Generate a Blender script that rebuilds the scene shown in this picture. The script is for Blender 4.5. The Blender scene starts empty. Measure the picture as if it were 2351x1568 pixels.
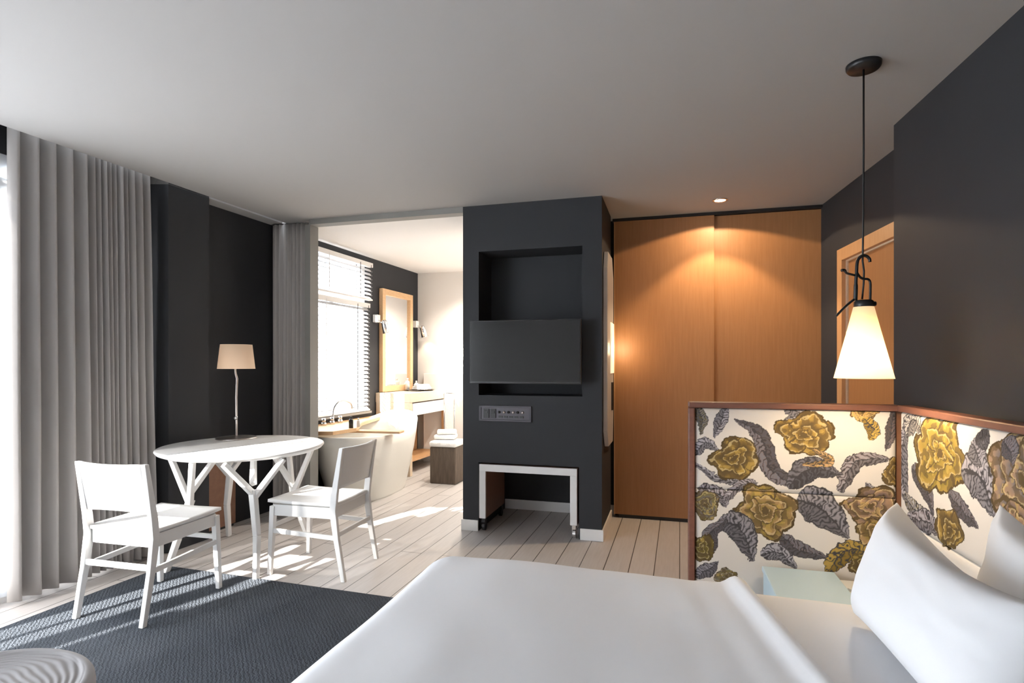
import bpy, bmesh, math, random
import numpy as np
from mathutils import Vector, Matrix, noise
random.seed(7)
C = bpy.context.scene
COL = C.collection
PI = math.pi
TH = math.radians(16.5)           # room turned against the viewing direction
CT, ST = math.cos(TH), math.sin(TH)
EYE = 1.30
CEIL = 2.542
FOC = 1300.0                      # focal length in pixels of a 2351 px wide frame

def R(X, Y, Z=0.0):
    """survey plan (X right, Y ahead of the standpoint) -> room axes"""
    return Vector((X * CT - Y * ST, X * ST + Y * CT, Z))
def rdir(X, Y): return R(X, Y).to_2d().normalized()
def ang(X, Y):
    v = R(X, Y); return math.atan2(v.y, v.x)

# ------------------------------------------------------------------ camera
cd = bpy.data.cameras.new('camera'); cam = bpy.data.objects.new('camera', cd); COL.objects.link(cam)
cam.location = (0, 0, EYE); cam.rotation_euler = (PI / 2, 0, TH)
cd.sensor_width = 36; cd.lens = 36 * FOC / 2351; cd.shift_y = 53 / 2351; cd.clip_start = 0.02
C.camera = cam
# ------------------------------------------------------------------ daylight
w = bpy.data.worlds.new('world'); C.world = w; w.use_nodes = True
bg = w.node_tree.nodes['Background']; bg.inputs[0].default_value = (0.86, 0.93, 1.0, 1); bg.inputs[1].default_value = 8.0
sd = bpy.data.lights.new('sun', 'SUN'); sd.energy = 42; sd.angle = math.radians(0.6); sd.color = (1, 0.95, 0.87)
sun = bpy.data.objects.new('sun', sd); COL.objects.link(sun)
SUN_EL = math.radians(18.5)
sv = R(0.565, 0.825).normalized() * math.cos(SUN_EL); sv.z = -math.sin(SUN_EL)
sun.rotation_euler = sv.to_track_quat('-Z', 'Y').to_euler()
C.view_settings.view_transform = 'Standard'; C.view_settings.look = 'None'
C.view_settings.gamma = 1; C.view_settings.use_curve_mapping = False
C.view_settings.exposure = 0.50

def portal(a, b, z0, z1):
    """daylight portal in a window opening of the left wall"""
    pa, pb = R(*a), R(*b)
    l = bpy.data.lights.new('window_portal', 'AREA'); l.shape = 'RECTANGLE'
    l.size = (pb - pa).length; l.size_y = z1 - z0; l.cycles.is_portal = True
    o = bpy.data.objects.new('window_portal', l); COL.objects.link(o)
    m = (pa + pb) / 2; m.z = (z0 + z1) / 2; o.location = m
    d = (pb - pa).normalized(); n = Vector((d.y, -d.x, 0))      # into the room
    o.rotation_euler = Matrix((d, Vector((0, 0, 1)).cross(Vector((0,0,0))) + Vector((0, 0, 1)), -n)).transposed().to_euler()

# ------------------------------------------------------------------ materials
def mat(name, col, rough=0.6, metal=0.0, spec=0.5, bump=None, var=None, trans=0.0, emit=None, stretch=(1, 1, 1)):
    m = bpy.data.materials.new(name); m.use_nodes = True
    nt = m.node_tree; p = nt.nodes['Principled BSDF']
    p.inputs['Base Color'].default_value = (*col, 1); p.inputs['Roughness'].default_value = rough
    p.inputs['Metallic'].default_value = metal; p.inputs['Specular IOR Level'].default_value = spec
    if emit: p.inputs['Emission Color'].default_value = (*emit[0], 1); p.inputs['Emission Strength'].default_value = emit[1]
    if bump or var:
        tc = nt.nodes.new('ShaderNodeTexCoord'); mp = nt.nodes.new('ShaderNodeMapping')
        mp.inputs['Scale'].default_value = stretch
        nt.links.new(tc.outputs['Object'], mp.inputs[0])
    if bump:
        n = nt.nodes.new('ShaderNodeTexNoise'); n.inputs['Scale'].default_value = bump[0]; n.inputs['Detail'].default_value = 4
        b = nt.nodes.new('ShaderNodeBump'); b.inputs['Strength'].default_value = bump[1]; b.inputs['Distance'].default_value = bump[2]
        nt.links.new(mp.outputs[0], n.inputs[0]); nt.links.new(n.outputs[0], b.inputs['Height']); nt.links.new(b.outputs[0], p.inputs['Normal'])
    if var:   # (scale, second colour, contrast)
        n = nt.nodes.new('ShaderNodeTexNoise'); n.inputs['Scale'].default_value = var[0]; n.inputs['Detail'].default_value = 5
        r = nt.nodes.new('ShaderNodeValToRGB'); r.color_ramp.elements[0].position = 0.5 - var[2]; r.color_ramp.elements[1].position = 0.5 + var[2]
        r.color_ramp.elements[0].color = (*col, 1); r.color_ramp.elements[1].color = (*var[1], 1)
        nt.links.new(mp.outputs[0], n.inputs[0]); nt.links.new(n.outputs[0], r.inputs[0]); nt.links.new(r.outputs[0], p.inputs['Base Color'])
    if trans > 0:
        t = nt.nodes.new('ShaderNodeBsdfTranslucent'); t.inputs[0].default_value = (*col, 1)
        mx = nt.nodes.new('ShaderNodeMixShader'); mx.inputs[0].default_value = trans
        nt.links.new(p.outputs[0], mx.inputs[1]); nt.links.new(t.outputs[0], mx.inputs[2])
        nt.links.new(mx.outputs[0], nt.nodes['Material Output'].inputs[0])
    return m

M = {}
M['charcoal'] = mat('charcoal_paint', (0.031, 0.033, 0.038), 0.65, spec=0.25, bump=(60, 0.08, 0.002), var=(3, (0.034, 0.036, 0.041), 0.2))
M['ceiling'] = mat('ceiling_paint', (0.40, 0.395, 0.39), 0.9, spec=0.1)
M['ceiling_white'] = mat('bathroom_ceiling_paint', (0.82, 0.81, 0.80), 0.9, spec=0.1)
M['white_wall'] = mat('white_wall', (0.80, 0.77, 0.74), 0.7)
M['white_trim'] = mat('white_trim', (0.80, 0.79, 0.78), 0.4)
M['white_paint'] = mat('white_paint', (0.76, 0.76, 0.76), 0.42, bump=(25, 0.05, 0.002))
M['grey_trim'] = mat('grey_trim', (0.24, 0.235, 0.225), 0.6)
M['white_linen'] = mat('white_linen', (0.84, 0.85, 0.88), 0.85, spec=0.2, bump=(5, 0.25, 0.01))
M['pillow_linen'] = mat('pillow_linen', (0.84, 0.85, 0.88), 0.85, spec=0.2, bump=(4, 0.12, 0.008))
M['towel'] = mat('towel', (0.86, 0.85, 0.83), 0.95, spec=0.1, bump=(60, 0.5, 0.01))
M['curtain'] = mat('curtain_cloth', (0.44, 0.42, 0.41), 0.9, spec=0.1, bump=(300, 0.15, 0.002), trans=0.08)
M['wood_door'] = mat('oak_veneer', (0.31, 0.138, 0.050), 0.5, var=(6, (0.38, 0.18, 0.070), 0.35), stretch=(14, 14, 0.8))
M['wood_frame'] = mat('oak_frame', (0.50, 0.27, 0.12), 0.45, var=(8, (0.58, 0.33, 0.16), 0.3), stretch=(8, 8, 1))
M['wood_light'] = mat('light_oak', (0.62, 0.38, 0.20), 0.5, var=(6, (0.72, 0.48, 0.27), 0.3), stretch=(3, 12, 12))
M['wood_pale'] = mat('pale_oak', (0.66, 0.52, 0.38), 0.5, var=(7, (0.74, 0.61, 0.46), 0.3), stretch=(3, 12, 12))
M['wood_old'] = mat('weathered_wood', (0.06, 0.042, 0.03), 0.8, bump=(20, 0.5, 0.01), var=(6, (0.14, 0.105, 0.078), 0.3), stretch=(8, 8, 1))
M['wood_brown'] = mat('brown_wood', (0.20, 0.095, 0.055), 0.5, var=(8, (0.26, 0.13, 0.08), 0.3), stretch=(3, 14, 3))
M['rail'] = mat('red_brown_rail', (0.14, 0.058, 0.042), 0.42, var=(8, (0.19, 0.08, 0.055), 0.3), stretch=(2, 2, 8))
M['black'] = mat('black_metal', (0.012, 0.013, 0.015), 0.4)
M['tv_shell'] = mat('tv_shell', (0.012, 0.012, 0.014), 0.35)
M['screen'] = mat('tv_screen', (0.006, 0.006, 0.007), 0.2, spec=0.3)
M['chrome'] = mat('chrome', (0.75, 0.75, 0.76), 0.15, metal=1)
M['nickel'] = mat('brushed_nickel', (0.62, 0.58, 0.56), 0.35, metal=1)
M['panelplastic'] = mat('dark_plastic', (0.055, 0.050, 0.065), 0.4)
M['tub'] = mat('tub_composite', (0.78, 0.76, 0.70), 0.35)
M['mirror'] = mat('mirror_glass', (0.92, 0.92, 0.92), 0.02, metal=1)
M['nightstand'] = mat('pale_blue_lacquer', (0.50, 0.64, 0.73), 0.4)
M['stump'] = mat('grey_stump_top', (0.25, 0.235, 0.24), 0.6, bump=(30, 0.2, 0.004))
M['bark'] = mat('dark_bark', (0.07, 0.05, 0.038), 0.9, bump=(14, 0.8, 0.02), stretch=(3, 3, 0.6))
M['blind'] = mat('white_slat', (0.70, 0.70, 0.71), 0.5, trans=0.12)
M['tape'] = mat('ladder_tape', (0.05, 0.05, 0.055), 0.8)
M['tray'] = mat('black_tray', (0.02, 0.02, 0.02), 0.3)
M['soap'] = mat('white_ceramic', (0.84, 0.83, 0.80), 0.3)
M['glassbottle'] = mat('dark_bottle', (0.02, 0.02, 0.02), 0.2)

def sheer_mat():
    m = bpy.data.materials.new('sheer_cloth'); m.use_nodes = True; nt = m.node_tree; nt.nodes.remove(nt.nodes['Principled BSDF'])
    d = nt.nodes.new('ShaderNodeBsdfDiffuse'); d.inputs[0].default_value = (.85, .86, .88, 1)
    t = nt.nodes.new('ShaderNodeBsdfTranslucent'); t.inputs[0].default_value = (.70, .72, .75, 1)
    r = nt.nodes.new('ShaderNodeBsdfTransparent')
    a = nt.nodes.new('ShaderNodeMixShader'); a.inputs[0].default_value = .65
    b = nt.nodes.new('ShaderNodeMixShader'); b.inputs[0].default_value = .05
    nt.links.new(d.outputs[0], a.inputs[1]); nt.links.new(t.outputs[0], a.inputs[2]); nt.links.new(a.outputs[0], b.inputs[1]); nt.links.new(r.outputs[0], b.inputs[2])
    nt.links.new(b.outputs[0], nt.nodes['Material Output'].inputs[0]); return m
M['sheer'] = sheer_mat()

def shade_mat(name, col, strength, trans):
    m = mat(name, col, 0.7, trans=trans); p = m.node_tree.nodes['Principled BSDF']
    p.inputs['Emission Color'].default_value = (*col, 1); p.inputs['Emission Strength'].default_value = strength
    return m
M['lamp_shade'] = shade_mat('cream_shade', (0.86, 0.70, 0.54), 0.22, 0.5)
M['pendant_shade'] = shade_mat('opal_shade', (1.0, 0.88, 0.66), 0.45, 0.6)
M['bulb'] = mat('glowing_bulb', (1, 0.9, 0.7), 0.5, emit=((1.0, 0.82, 0.52), 22))
M['spot_glow'] = mat('spot_glow', (1, 1, 1), 0.5, emit=((1.0, 0.92, 0.8), 14))
M['strip_glow'] = mat('strip_glow', (1, 0.9, 0.7), 0.5, emit=((1.0, 0.82, 0.58), 0.45))

def glass_mat():
    m = bpy.data.materials.new('window_glass'); m.use_nodes = True; nt = m.node_tree
    nt.nodes.remove(nt.nodes['Principled BSDF'])
    t = nt.nodes.new('ShaderNodeBsdfTransparent'); g = nt.nodes.new('ShaderNodeBsdfGlossy'); g.inputs['Roughness'].default_value = 0.02
    f = nt.nodes.new('ShaderNodeMixShader'); f.inputs[0].default_value = 0.06
    nt.links.new(t.outputs[0], f.inputs[1]); nt.links.new(g.outputs[0], f.inputs[2]); nt.links.new(f.outputs[0], nt.nodes['Material Output'].inputs[0])
    return m
M['glass'] = glass_mat()

def floor_mat():
    m = bpy.data.materials.new('painted_planks'); m.use_nodes = True; nt = m.node_tree; p = nt.nodes['Principled BSDF']
    tc = nt.nodes.new('ShaderNodeTexCoord'); mp = nt.nodes.new('ShaderNodeMapping'); mp.inputs['Rotation'].default_value = (0, 0, PI / 2 + math.radians(FLOOR_TURN))
    b = nt.nodes.new('ShaderNodeTexBrick'); b.offset = 0.37; b.offset_frequency = 2
    b.inputs['Scale'].default_value = 1; b.inputs['Brick Width'].default_value = 2.6; b.inputs['Row Height'].default_value = 0.155
    b.inputs['Mortar Size'].default_value = 0.0028; b.inputs['Mortar Smooth'].default_value = 0.2; b.inputs['Bias'].default_value = 0
    b.inputs['Color1'].default_value = (0.53, 0.495, 0.475, 1); b.inputs['Color2'].default_value = (0.585, 0.55, 0.53, 1); b.inputs['Mortar'].default_value = (0.06, 0.055, 0.05, 1)
    n = nt.nodes.new('ShaderNodeTexNoise'); n.inputs['Scale'].default_value = 5; n.inputs['Detail'].default_value = 6
    mp2 = nt.nodes.new('ShaderNodeMapping'); mp2.inputs['Scale'].default_value = (14, 1, 1)
    mix = nt.nodes.new('ShaderNodeMix'); mix.data_type = 'RGBA'; mix.blend_type = 'MULTIPLY'; mix.inputs[0].default_value = 0.35
    rr = nt.nodes.new('ShaderNodeValToRGB'); rr.color_ramp.elements[0].color = (0.72, 0.70, 0.68, 1); rr.color_ramp.elements[0].position = 0.3; rr.color_ramp.elements[1].position = 0.7
    nt.links.new(tc.outputs['Object'], mp.inputs[0]); nt.links.new(mp.outputs[0], b.inputs[0])
    nt.links.new(tc.outputs['Object'], mp2.inputs[0]); nt.links.new(mp2.outputs[0], n.inputs[0]); nt.links.new(n.outputs[0], rr.inputs[0])
    nt.links.new(b.outputs[0], mix.inputs[6]); nt.links.new(rr.outputs[0], mix.inputs[7]); nt.links.new(mix.outputs[2], p.inputs['Base Color'])
    bp = nt.nodes.new('ShaderNodeBump'); bp.inputs['Strength'].default_value = 0.5; bp.inputs['Distance'].default_value = 0.003; bp.invert = True
    nt.links.new(b.outputs['Fac'], bp.inputs['Height']); nt.links.new(bp.outputs[0], p.inputs['Normal'])
    p.inputs['Roughness'].default_value = 0.42
    return m
FLOOR_TURN = 0.0
M['floor'] = floor_mat()

def rug_mat():
    m = mat('woven_rug', (0.050, 0.058, 0.070), 0.95, spec=0.1, var=(2.5, (0.068, 0.077, 0.092), 0.3))
    nt = m.node_tree; p = nt.nodes['Principled BSDF']
    tc = nt.nodes.new('ShaderNodeTexCoord'); wv = nt.nodes.new('ShaderNodeTexWave'); wv.inputs['Scale'].default_value = 26; wv.inputs['Distortion'].default_value = 6; wv.inputs['Detail'].default_value = 4; wv.inputs['Detail Scale'].default_value = 3
    wv.bands_direction = 'DIAGONAL'
    b = nt.nodes.new('ShaderNodeBump'); b.inputs['Strength'].default_value = 0.6; b.inputs['Distance'].default_value = 0.005
    nt.links.new(tc.outputs['Object'], wv.inputs[0]); nt.links.new(wv.outputs[1], b.inputs['Height']); nt.links.new(b.outputs[0], p.inputs['Normal'])
    return m
M['rug'] = rug_mat()

# ------------------------------------------------------------------ mesh helpers
def mesh_obj(name, bm, m=None, parent=None, smooth=False, bevel=0.0, seg=2):
    me = bpy.data.meshes.new(name); bmesh.ops.recalc_face_normals(bm, faces=bm.faces); bm.to_mesh(me); bm.free()
    if m: me.materials.append(m)
    if smooth:
        for f in me.polygons: f.use_smooth = True
    o = bpy.data.objects.new(name, me); COL.objects.link(o)
    if parent: o.parent = parent
    if bevel > 0:
        md = o.modifiers.new('bevel', 'BEVEL'); md.width = bevel; md.segments = seg; md.limit_method = 'ANGLE'; md.angle_limit = math.radians(40)
    return o
def tag(o, label, cat, group=None):
    o['label'] = label; o['category'] = cat
    if group: o['group'] = group
    return o
def thing(name, label, cat, loc=(0, 0, 0), rz=0, group=None):
    o = bpy.data.objects.new(name, None); COL.objects.link(o); o.empty_display_size = 0.1
    o.location = loc; o.rotation_euler = (0, 0, rz)
    return tag(o, label, cat, group)
def struct(o, label=None):
    o['kind'] = 'structure'
    if label: o['label'] = label
    return o
def box(bm, c, s, rot=None):
    mt = Matrix.Translation(Vector(c))
    if rot is not None: mt = mt @ rot.to_4x4()
    mt = mt @ Matrix.Diagonal((*s, 1))
    return bmesh.ops.create_cube(bm, size=1, matrix=mt)
def prism(bm, pts, z0, z1):
    """closed polygon pts (2-D) extruded from z0 to z1"""
    a = [bm.verts.new((p[0], p[1], z0)) for p in pts]; b = [bm.verts.new((p[0], p[1], z1)) for p in pts]
    n = len(pts); bm.faces.new(a[::-1]); bm.faces.new(b)
    for i in range(n): bm.faces.new((a[i], a[(i + 1) % n], b[(i + 1) % n], b[i]))
def slab(bm, p, q, thk, z0, z1):
    """vertical slab from p to q, thickness to the left of p->q (negative: right)"""
    p, q = Vector(p[:2]), Vector(q[:2]); d = (q - p).normalized(); n = Vector((-d.y, d.x)) * thk
    prism(bm, [p, q, q + n, p + n], z0, z1)
def bar(bm, a, b, w1, d1, w2=None, d2=None, side=None):
    """tapered rectangular bar from a to b"""
    a, b = Vector(a), Vector(b); w2 = w1 if w2 is None else w2; d2 = d1 if d2 is None else d2
    ax = (b - a).normalized(); s = Vector(side) if side is not None else Vector((1, 0, 0))
    if abs(ax.dot(s)) > 0.95: s = Vector((0, 1, 0))
    t = ax.cross(s).normalized(); s = t.cross(ax).normalized()
    vs = []
    for c, w_, d_ in ((a, w1, d1), (b, w2, d2)):
        for i, j in ((-1, -1), (1, -1), (1, 1), (-1, 1)): vs.append(bm.verts.new(c + s * i * w_ / 2 + t * j * d_ / 2))
    for f in ((0, 1, 2, 3), (7, 6, 5, 4), (0, 4, 5, 1), (1, 5, 6, 2), (2, 6, 7, 3), (3, 7, 4, 0)): bm.faces.new([vs[i] for i in f])
def tube(bm, pts, rad, n=12, cap=True):
    """round tube along points; rad is a number or a list"""
    pts = [Vector(p) for p in pts]; k = len(pts); rs = rad if isinstance(rad, (list, tuple)) else [rad] * k
    prev = None; rings = []
    for i, p in enumerate(pts):
        t = (pts[min(i + 1, k - 1)] - pts[max(i - 1, 0)]).normalized()
        if prev is None:
            s = Vector((0, 0, 1)) if abs(t.z) < 0.9 else Vector((1, 0, 0))
            u = t.cross(s).normalized()
        else: u = (prev - t * prev.dot(t)).normalized()
        prev = u; v = t.cross(u)
        rings.append([bm.verts.new(p + (u * math.cos(2 * PI * j / n) + v * math.sin(2 * PI * j / n)) * rs[i]) for j in range(n)])
    for a, b in zip(rings, rings[1:]):
        for j in range(n): bm.faces.new((a[j], a[(j + 1) % n], b[(j + 1) % n], b[j]))
    if cap: bm.faces.new(rings[0][::-1]); bm.faces.new(rings[-1])
def lathe(bm, prof, n=48, c=(0, 0), sx=1, sy=1):
    """profile [(r, z)] turned about the z axis"""
    rings = []
    for r, z in prof:
        if r < 1e-6: rings.append([bm.verts.new((c[0], c[1], z))])
        else: rings.append([bm.verts.new((c[0] + r * sx * math.cos(2 * PI * j / n), c[1] + r * sy * math.sin(2 * PI * j / n), z)) for j in range(n)])
    for a, b in zip(rings, rings[1:]):
        for j in range(n):
            j2 = (j + 1) % n
            if len(a) == 1 and len(b) == 1: continue
            if len(a) == 1: bm.faces.new((a[0], b[j2], b[j]))
            elif len(b) == 1: bm.faces.new((a[j], a[j2], b[0]))
            else: bm.faces.new((a[j], a[j2], b[j2], b[j]))
def grid(bm, rows):
    vs = [[bm.verts.new(p) for p in r] for r in rows]
    for a, b in zip(vs, vs[1:]):
        for j in range(len(a) - 1): bm.faces.new((a[j], a[j + 1], b[j + 1], b[j]))
    return vs
def smooth_curve(pts, sub=8):
    """Catmull-Rom through points"""
    pts = [Vector(p) for p in pts]; out = []
    P = [pts[0] * 2 - pts[1]] + pts + [pts[-1] * 2 - pts[-2]]
    for i in range(1, len(P) - 2):
        for k in range(sub):
            t = k / sub; a, b, c, d = P[i - 1:i + 3]
            out.append(0.5 * ((2 * b) + (c - a) * t + (2 * a - 5 * b + 4 * c - d) * t * t + (3 * b - a - 3 * c + d) * t ** 3))
    out.append(pts[-1]); return out

# ================================================================== SETTING
# left outer wall line: X = -3.757 + 0.32 Y ; soffit line L1 lies 0.143 further in
def L2(Y, off=0.0): return (-3.757 + 0.32 * Y + off, Y)
def L1(Y, off=0.0): return L2(Y, 0.143 + off)
LD = R(0.32, 1).normalized()          # along the left wall, away from the viewer
LN = Vector((LD.y, -LD.x, 0))         # into the room
FD = R(1, -0.2835).normalized()       # along the far walls, to the right
FN = Vector((-FD.y, FD.x, 0))         # away from the viewer

YW0, YW1 = -1.35, 3.66                 # bedroom window; its unseen near stretch is added to light the bed
BW0, BW1 = 5.30, 6.50                 # bathroom window
WT = 0.05
bm = bmesh.new()
def seg(a, b, z0, z1): slab(bm, R(*L2(a)), R(*L2(b)), WT, z0, z1)
seg(-2.0, YW0, 0, 2.70); seg(YW0, YW1, 2.45, 2.70); seg(YW1, BW0, 0, 2.70); seg(.30, .67, 0, 1.20); seg(-.05, .05, 0, 1.20)  # unseen low wall pieces added to block low sun and shape its streaks
seg(BW0, BW1, 0, 0.77); seg(BW0, BW1, 2.46, 2.70); seg(BW1, 8.0, 0, 2.70)
# pilaster between bedroom window and the recess
prism(bm, [R(*L2(3.90)), R(*L1(3.90)), R(*L1(4.227)), R(*L2(4.227))], 0, 2.70)
struct(mesh_obj('wall_left', bm, M['charcoal']))
# sill strip under the bedroom window opening (floor-level threshold)
bm = bmesh.new(); slab(bm, R(*L2(YW0)), R(*L2(YW1)), WT, 0, 0.035); struct(mesh_obj('trim_1', bm, M['white_trim']))

# floor
bm = bmesh.new()
prism(bm, [R(-4.6, -2.4), R(3.4, -2.4), R(3.4, 9), R(-4.6, 9)], -0.1, 0)
struct(mesh_obj('floor', bm, M['floor']))
# far line of the bedroom: Y = 4.35 - 0.2835 X
def F(X, d=0.0):                      # point on the column front line, d metres behind it
    p = R(X, 4.35 - 0.2835 * X) + FN * d; return p
# ceiling with a curtain pocket beside the left wall
bm = bmesh.new()
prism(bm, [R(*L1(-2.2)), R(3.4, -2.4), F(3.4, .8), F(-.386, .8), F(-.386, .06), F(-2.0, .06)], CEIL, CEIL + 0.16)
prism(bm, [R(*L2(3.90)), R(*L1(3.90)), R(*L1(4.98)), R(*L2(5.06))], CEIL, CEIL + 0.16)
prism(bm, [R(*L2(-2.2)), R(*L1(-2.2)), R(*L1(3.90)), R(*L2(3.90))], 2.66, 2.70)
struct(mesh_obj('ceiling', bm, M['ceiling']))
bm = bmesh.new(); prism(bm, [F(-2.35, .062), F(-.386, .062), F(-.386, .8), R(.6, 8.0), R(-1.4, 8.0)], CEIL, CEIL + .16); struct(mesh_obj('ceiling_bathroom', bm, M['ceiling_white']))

# bathroom walls
def Bk(X): return R(X, 7.354 - 0.2875 * X)
bm = bmesh.new(); slab(bm, Bk(-1.36), Bk(0.9), 0.12, 0, 2.70); struct(mesh_obj('wall_bathroom_back', bm, M['white_wall']))
bm = bmesh.new(); a = F(-0.386, 0.70); b = Bk(0.48); slab(bm, a, b, -0.12, 0, 2.70); struct(mesh_obj('wall_bathroom_right', bm, M['white_wall']))
# opening head and jamb
bm = bmesh.new(); slab(bm, F(-1.736), F(-0.387), 0.10, 2.497, CEIL); struct(mesh_obj('trim_2', bm, M['grey_trim']))
bm = bmesh.new(); slab(bm, F(-1.775), F(-1.725), 0.115, 0, 2.497); struct(mesh_obj('trim_3', bm, M['grey_trim']))
bm = bmesh.new(); slab(bm, F(-2.25, .115), F(-1.79, .115), 0.08, 0, CEIL); struct(mesh_obj('wall_divider', bm, M['charcoal']))

# TV column: front wall with niche and cavity
def colbox(bm, x0, x1, d0, d1, z0, z1):
    prism(bm, [F(x0, d0), F(x1, d0), F(x1, d1) , F(x0, d1)], z0, z1)
CX0, CX1 = -0.386, 0.661
NX0, NX1, NZ0, NZ1 = -0.260, 0.522, 1.062, 2.182
OX0, OX1, OZ = -0.262, 0.497, 0.537
bm = bmesh.new()
colbox(bm, CX0, CX1, 0, 0.32, NZ1, CEIL)                 # above the niche
colbox(bm, CX0, NX0, 0, 0.32, NZ0, NZ1); colbox(bm, NX1, CX1, 0, 0.32, NZ0, NZ1)
colbox(bm, CX0, CX1, 0, 0.32, OZ, NZ0)                   # apron
colbox(bm, CX0, OX0, 0, 0.74, 0, OZ); colbox(bm, OX1, CX1, 0, 0.62, 0, OZ)
colbox(bm, CX0, CX1, 0.32, 0.62, OZ, CEIL)
colbox(bm, CX0, CX1 - .02, 0.74, 0.80, 0, CEIL)
struct(mesh_obj('wall_column', bm, M['charcoal']), 'charcoal column with a recessed niche')
# skirtings
bm = bmesh.new(); colbox(bm, CX0 - .012, OX0, -0.012, 0, 0, 0.085); struct(mesh_obj('baseboard_column_left', bm, M['white_trim'], bevel=.003))
bm = bmesh.new(); colbox(bm, OX1 + .01, CX1 + .012, -0.012, 0, 0, 0.085); colbox(bm, CX1, CX1 + .012, 0, 0.60, 0, 0.085); struct(mesh_obj('baseboard_column_right', bm, M['white_trim'], bevel=.003))
bm = bmesh.new(); colbox(bm, OX0, OX1, 0.725, 0.74, 0, 0.085); struct(mesh_obj('baseboard_cavity', bm, M['white_trim'], bevel=.003))
# wall behind the sliding doors
def W(X, d=0.0): return R(X, 4.834 - 0.281 * (X - 0.872)) + FN * d
bm = bmesh.new(); slab(bm, W(0.55, .07), W(2.75, .07), 0.12, 0, 2.70); struct(mesh_obj('wall_far', bm, M['charcoal']))
bm = bmesh.new(); slab(bm, W(0.785, .055), W(0.875, .055), 0.014, 0, 0.085); struct(mesh_obj('baseboard_far', bm, M['white_trim']))
# right wall: far recessed part with the doorway, near projecting part
RA, RB = (2.393, 4.306), (2.150, 2.960)
def RW(Y, off=0.0): return R(2.393 - 0.1807 * (4.306 - Y) + off, Y)
DY0, DY1 = 3.13, 4.072
bm = bmesh.new()
def rseg(a, b, z0, z1): slab(bm, RW(a), RW(b), -0.12, z0, z1)
rseg(2.9, DY0, 0, 2.70); rseg(DY0, DY1, 2.12, 2.70); rseg(DY1, 4.75, 0, 2.70)
struct(mesh_obj('wall_right_far', bm, M['charcoal']))
bm = bmesh.new()
n0 = Vector((1.983, 2.941)); nd = Vector((-0.2165, -1.0))
def RN(Y): return R(1.983 - 0.2165 * (2.941 - Y), Y)
prism(bm, [RN(2.941), RN(-2.2), R(1.983 - 0.2165 * 5.141 + .5, -2.2), R(2.55, 2.87)], 0, 2.70)
struct(mesh_obj('wall_right', bm, M['charcoal']))
bm = bmesh.new(); slab(bm, R(*L2(-1.9)), R(1.4, -1.75), -0.12, 0, 2.70); struct(mesh_obj('wall_rear', bm, M['white_wall']))

# doorway in the right wall
bm = bmesh.new()
def dseg(a, b, z0, z1, o0, o1): prism(bm, [RW(a, -o0), RW(b, -o0), RW(b, o1), RW(a, o1)], z0, z1)
dseg(DY0, DY0 + .085, 0, 2.12, .015, .11); dseg(DY1 - .085, DY1, 0, 2.12, .015, .11); dseg(DY0 + .085, DY1 - .085, 2.035, 2.12, .015, .11)
dr = struct(mesh_obj('door_1', bm, M['wood_frame'], bevel=.002), 'wooden door frame with a closed oak door')
bm = bmesh.new(); dseg(DY0 + .095, DY1 - .095, 0.005, 2.025, -.03, .07)
mesh_obj('door_leaf', bm, M['wood_door'], dr)
bm = bmesh.new(); dseg(DY0 + .085, DY0 + .095, 0, 2.035, -.015, .05); dseg(DY1 - .095, DY1 - .085, 0, 2.035, -.015, .05); dseg(DY0 + .085, DY1 - .085, 2.025, 2.035, -.015, .05)
mesh_obj('seal_strip', bm, M['wood_pale'], dr)

# bedroom window: frame, glass
bm = bmesh.new()
def wseg(a, b, z0, z1, o0=-.045, o1=-.015): prism(bm, [R(*L2(a, o0)), R(*L2(a, o1)), R(*L2(b, o1)), R(*L2(b, o0))], z0, z1)
wseg(YW0, YW1, 2.37, 2.45); wseg(YW0, YW1, 0.035, 0.10)
MULL = [(YW0, YW0 + .06), (-.40, -.34), (1.12, 1.14), (1.64, 1.70), (3.0, 3.08), (YW1 - .06, YW1)]
for a, b in MULL: wseg(a, b, 0.10, 2.37)
wf = struct(mesh_obj('window_1', bm, M['white_trim']), 'tall bedroom window behind the grey curtain')
bm = bmesh.new(); wseg(YW0 + .06, YW1 - .06, 0.10, 2.37, -.032, -.028); mesh_obj('pane', bm, M['glass'], wf)
bm = bmesh.new(); wseg(YW0 + .06, YW1 - .06, 2.25, 2.32, -.047, -.013); mesh_obj('transom', bm, M['charcoal'], wf)
# bathroom window
bm = bmesh.new()
wseg(BW0, BW1, 2.40, 2.46); wseg(BW0, BW1, 0.77, 0.84); wseg(BW0, BW0 + .06, .84, 2.40); wseg(BW1 - .06, BW1, .84, 2.40); wseg(BW0 + .06, BW1 - .06, 1.98, 2.06)
wseg(5.86, 5.94, .84, 1.98)
wb = struct(mesh_obj('window_2', bm, M['white_trim']), 'bright bathroom window behind white venetian blinds')
bm = bmesh.new(); wseg(BW0 + .06, BW1 - .06, .84, 2.40, -.032, -.028); mesh_obj('pane', bm, M['glass'], wb)
bm = bmesh.new(); wseg(BW0 - .03, BW1 + .03, 0.745, 0.77, -.06, .05); mesh_obj('window_sill', bm, M['grey_trim'], wb)
portal(L2(YW0, -.08), L2(.30, -.08), 0.04, 2.45)
portal(L2(.67, -.08), L2(YW1, -.08), 0.04, 2.45)
portal(L2(BW0, -.08), L2(BW1, -.08), 0.77, 2.46)

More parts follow.
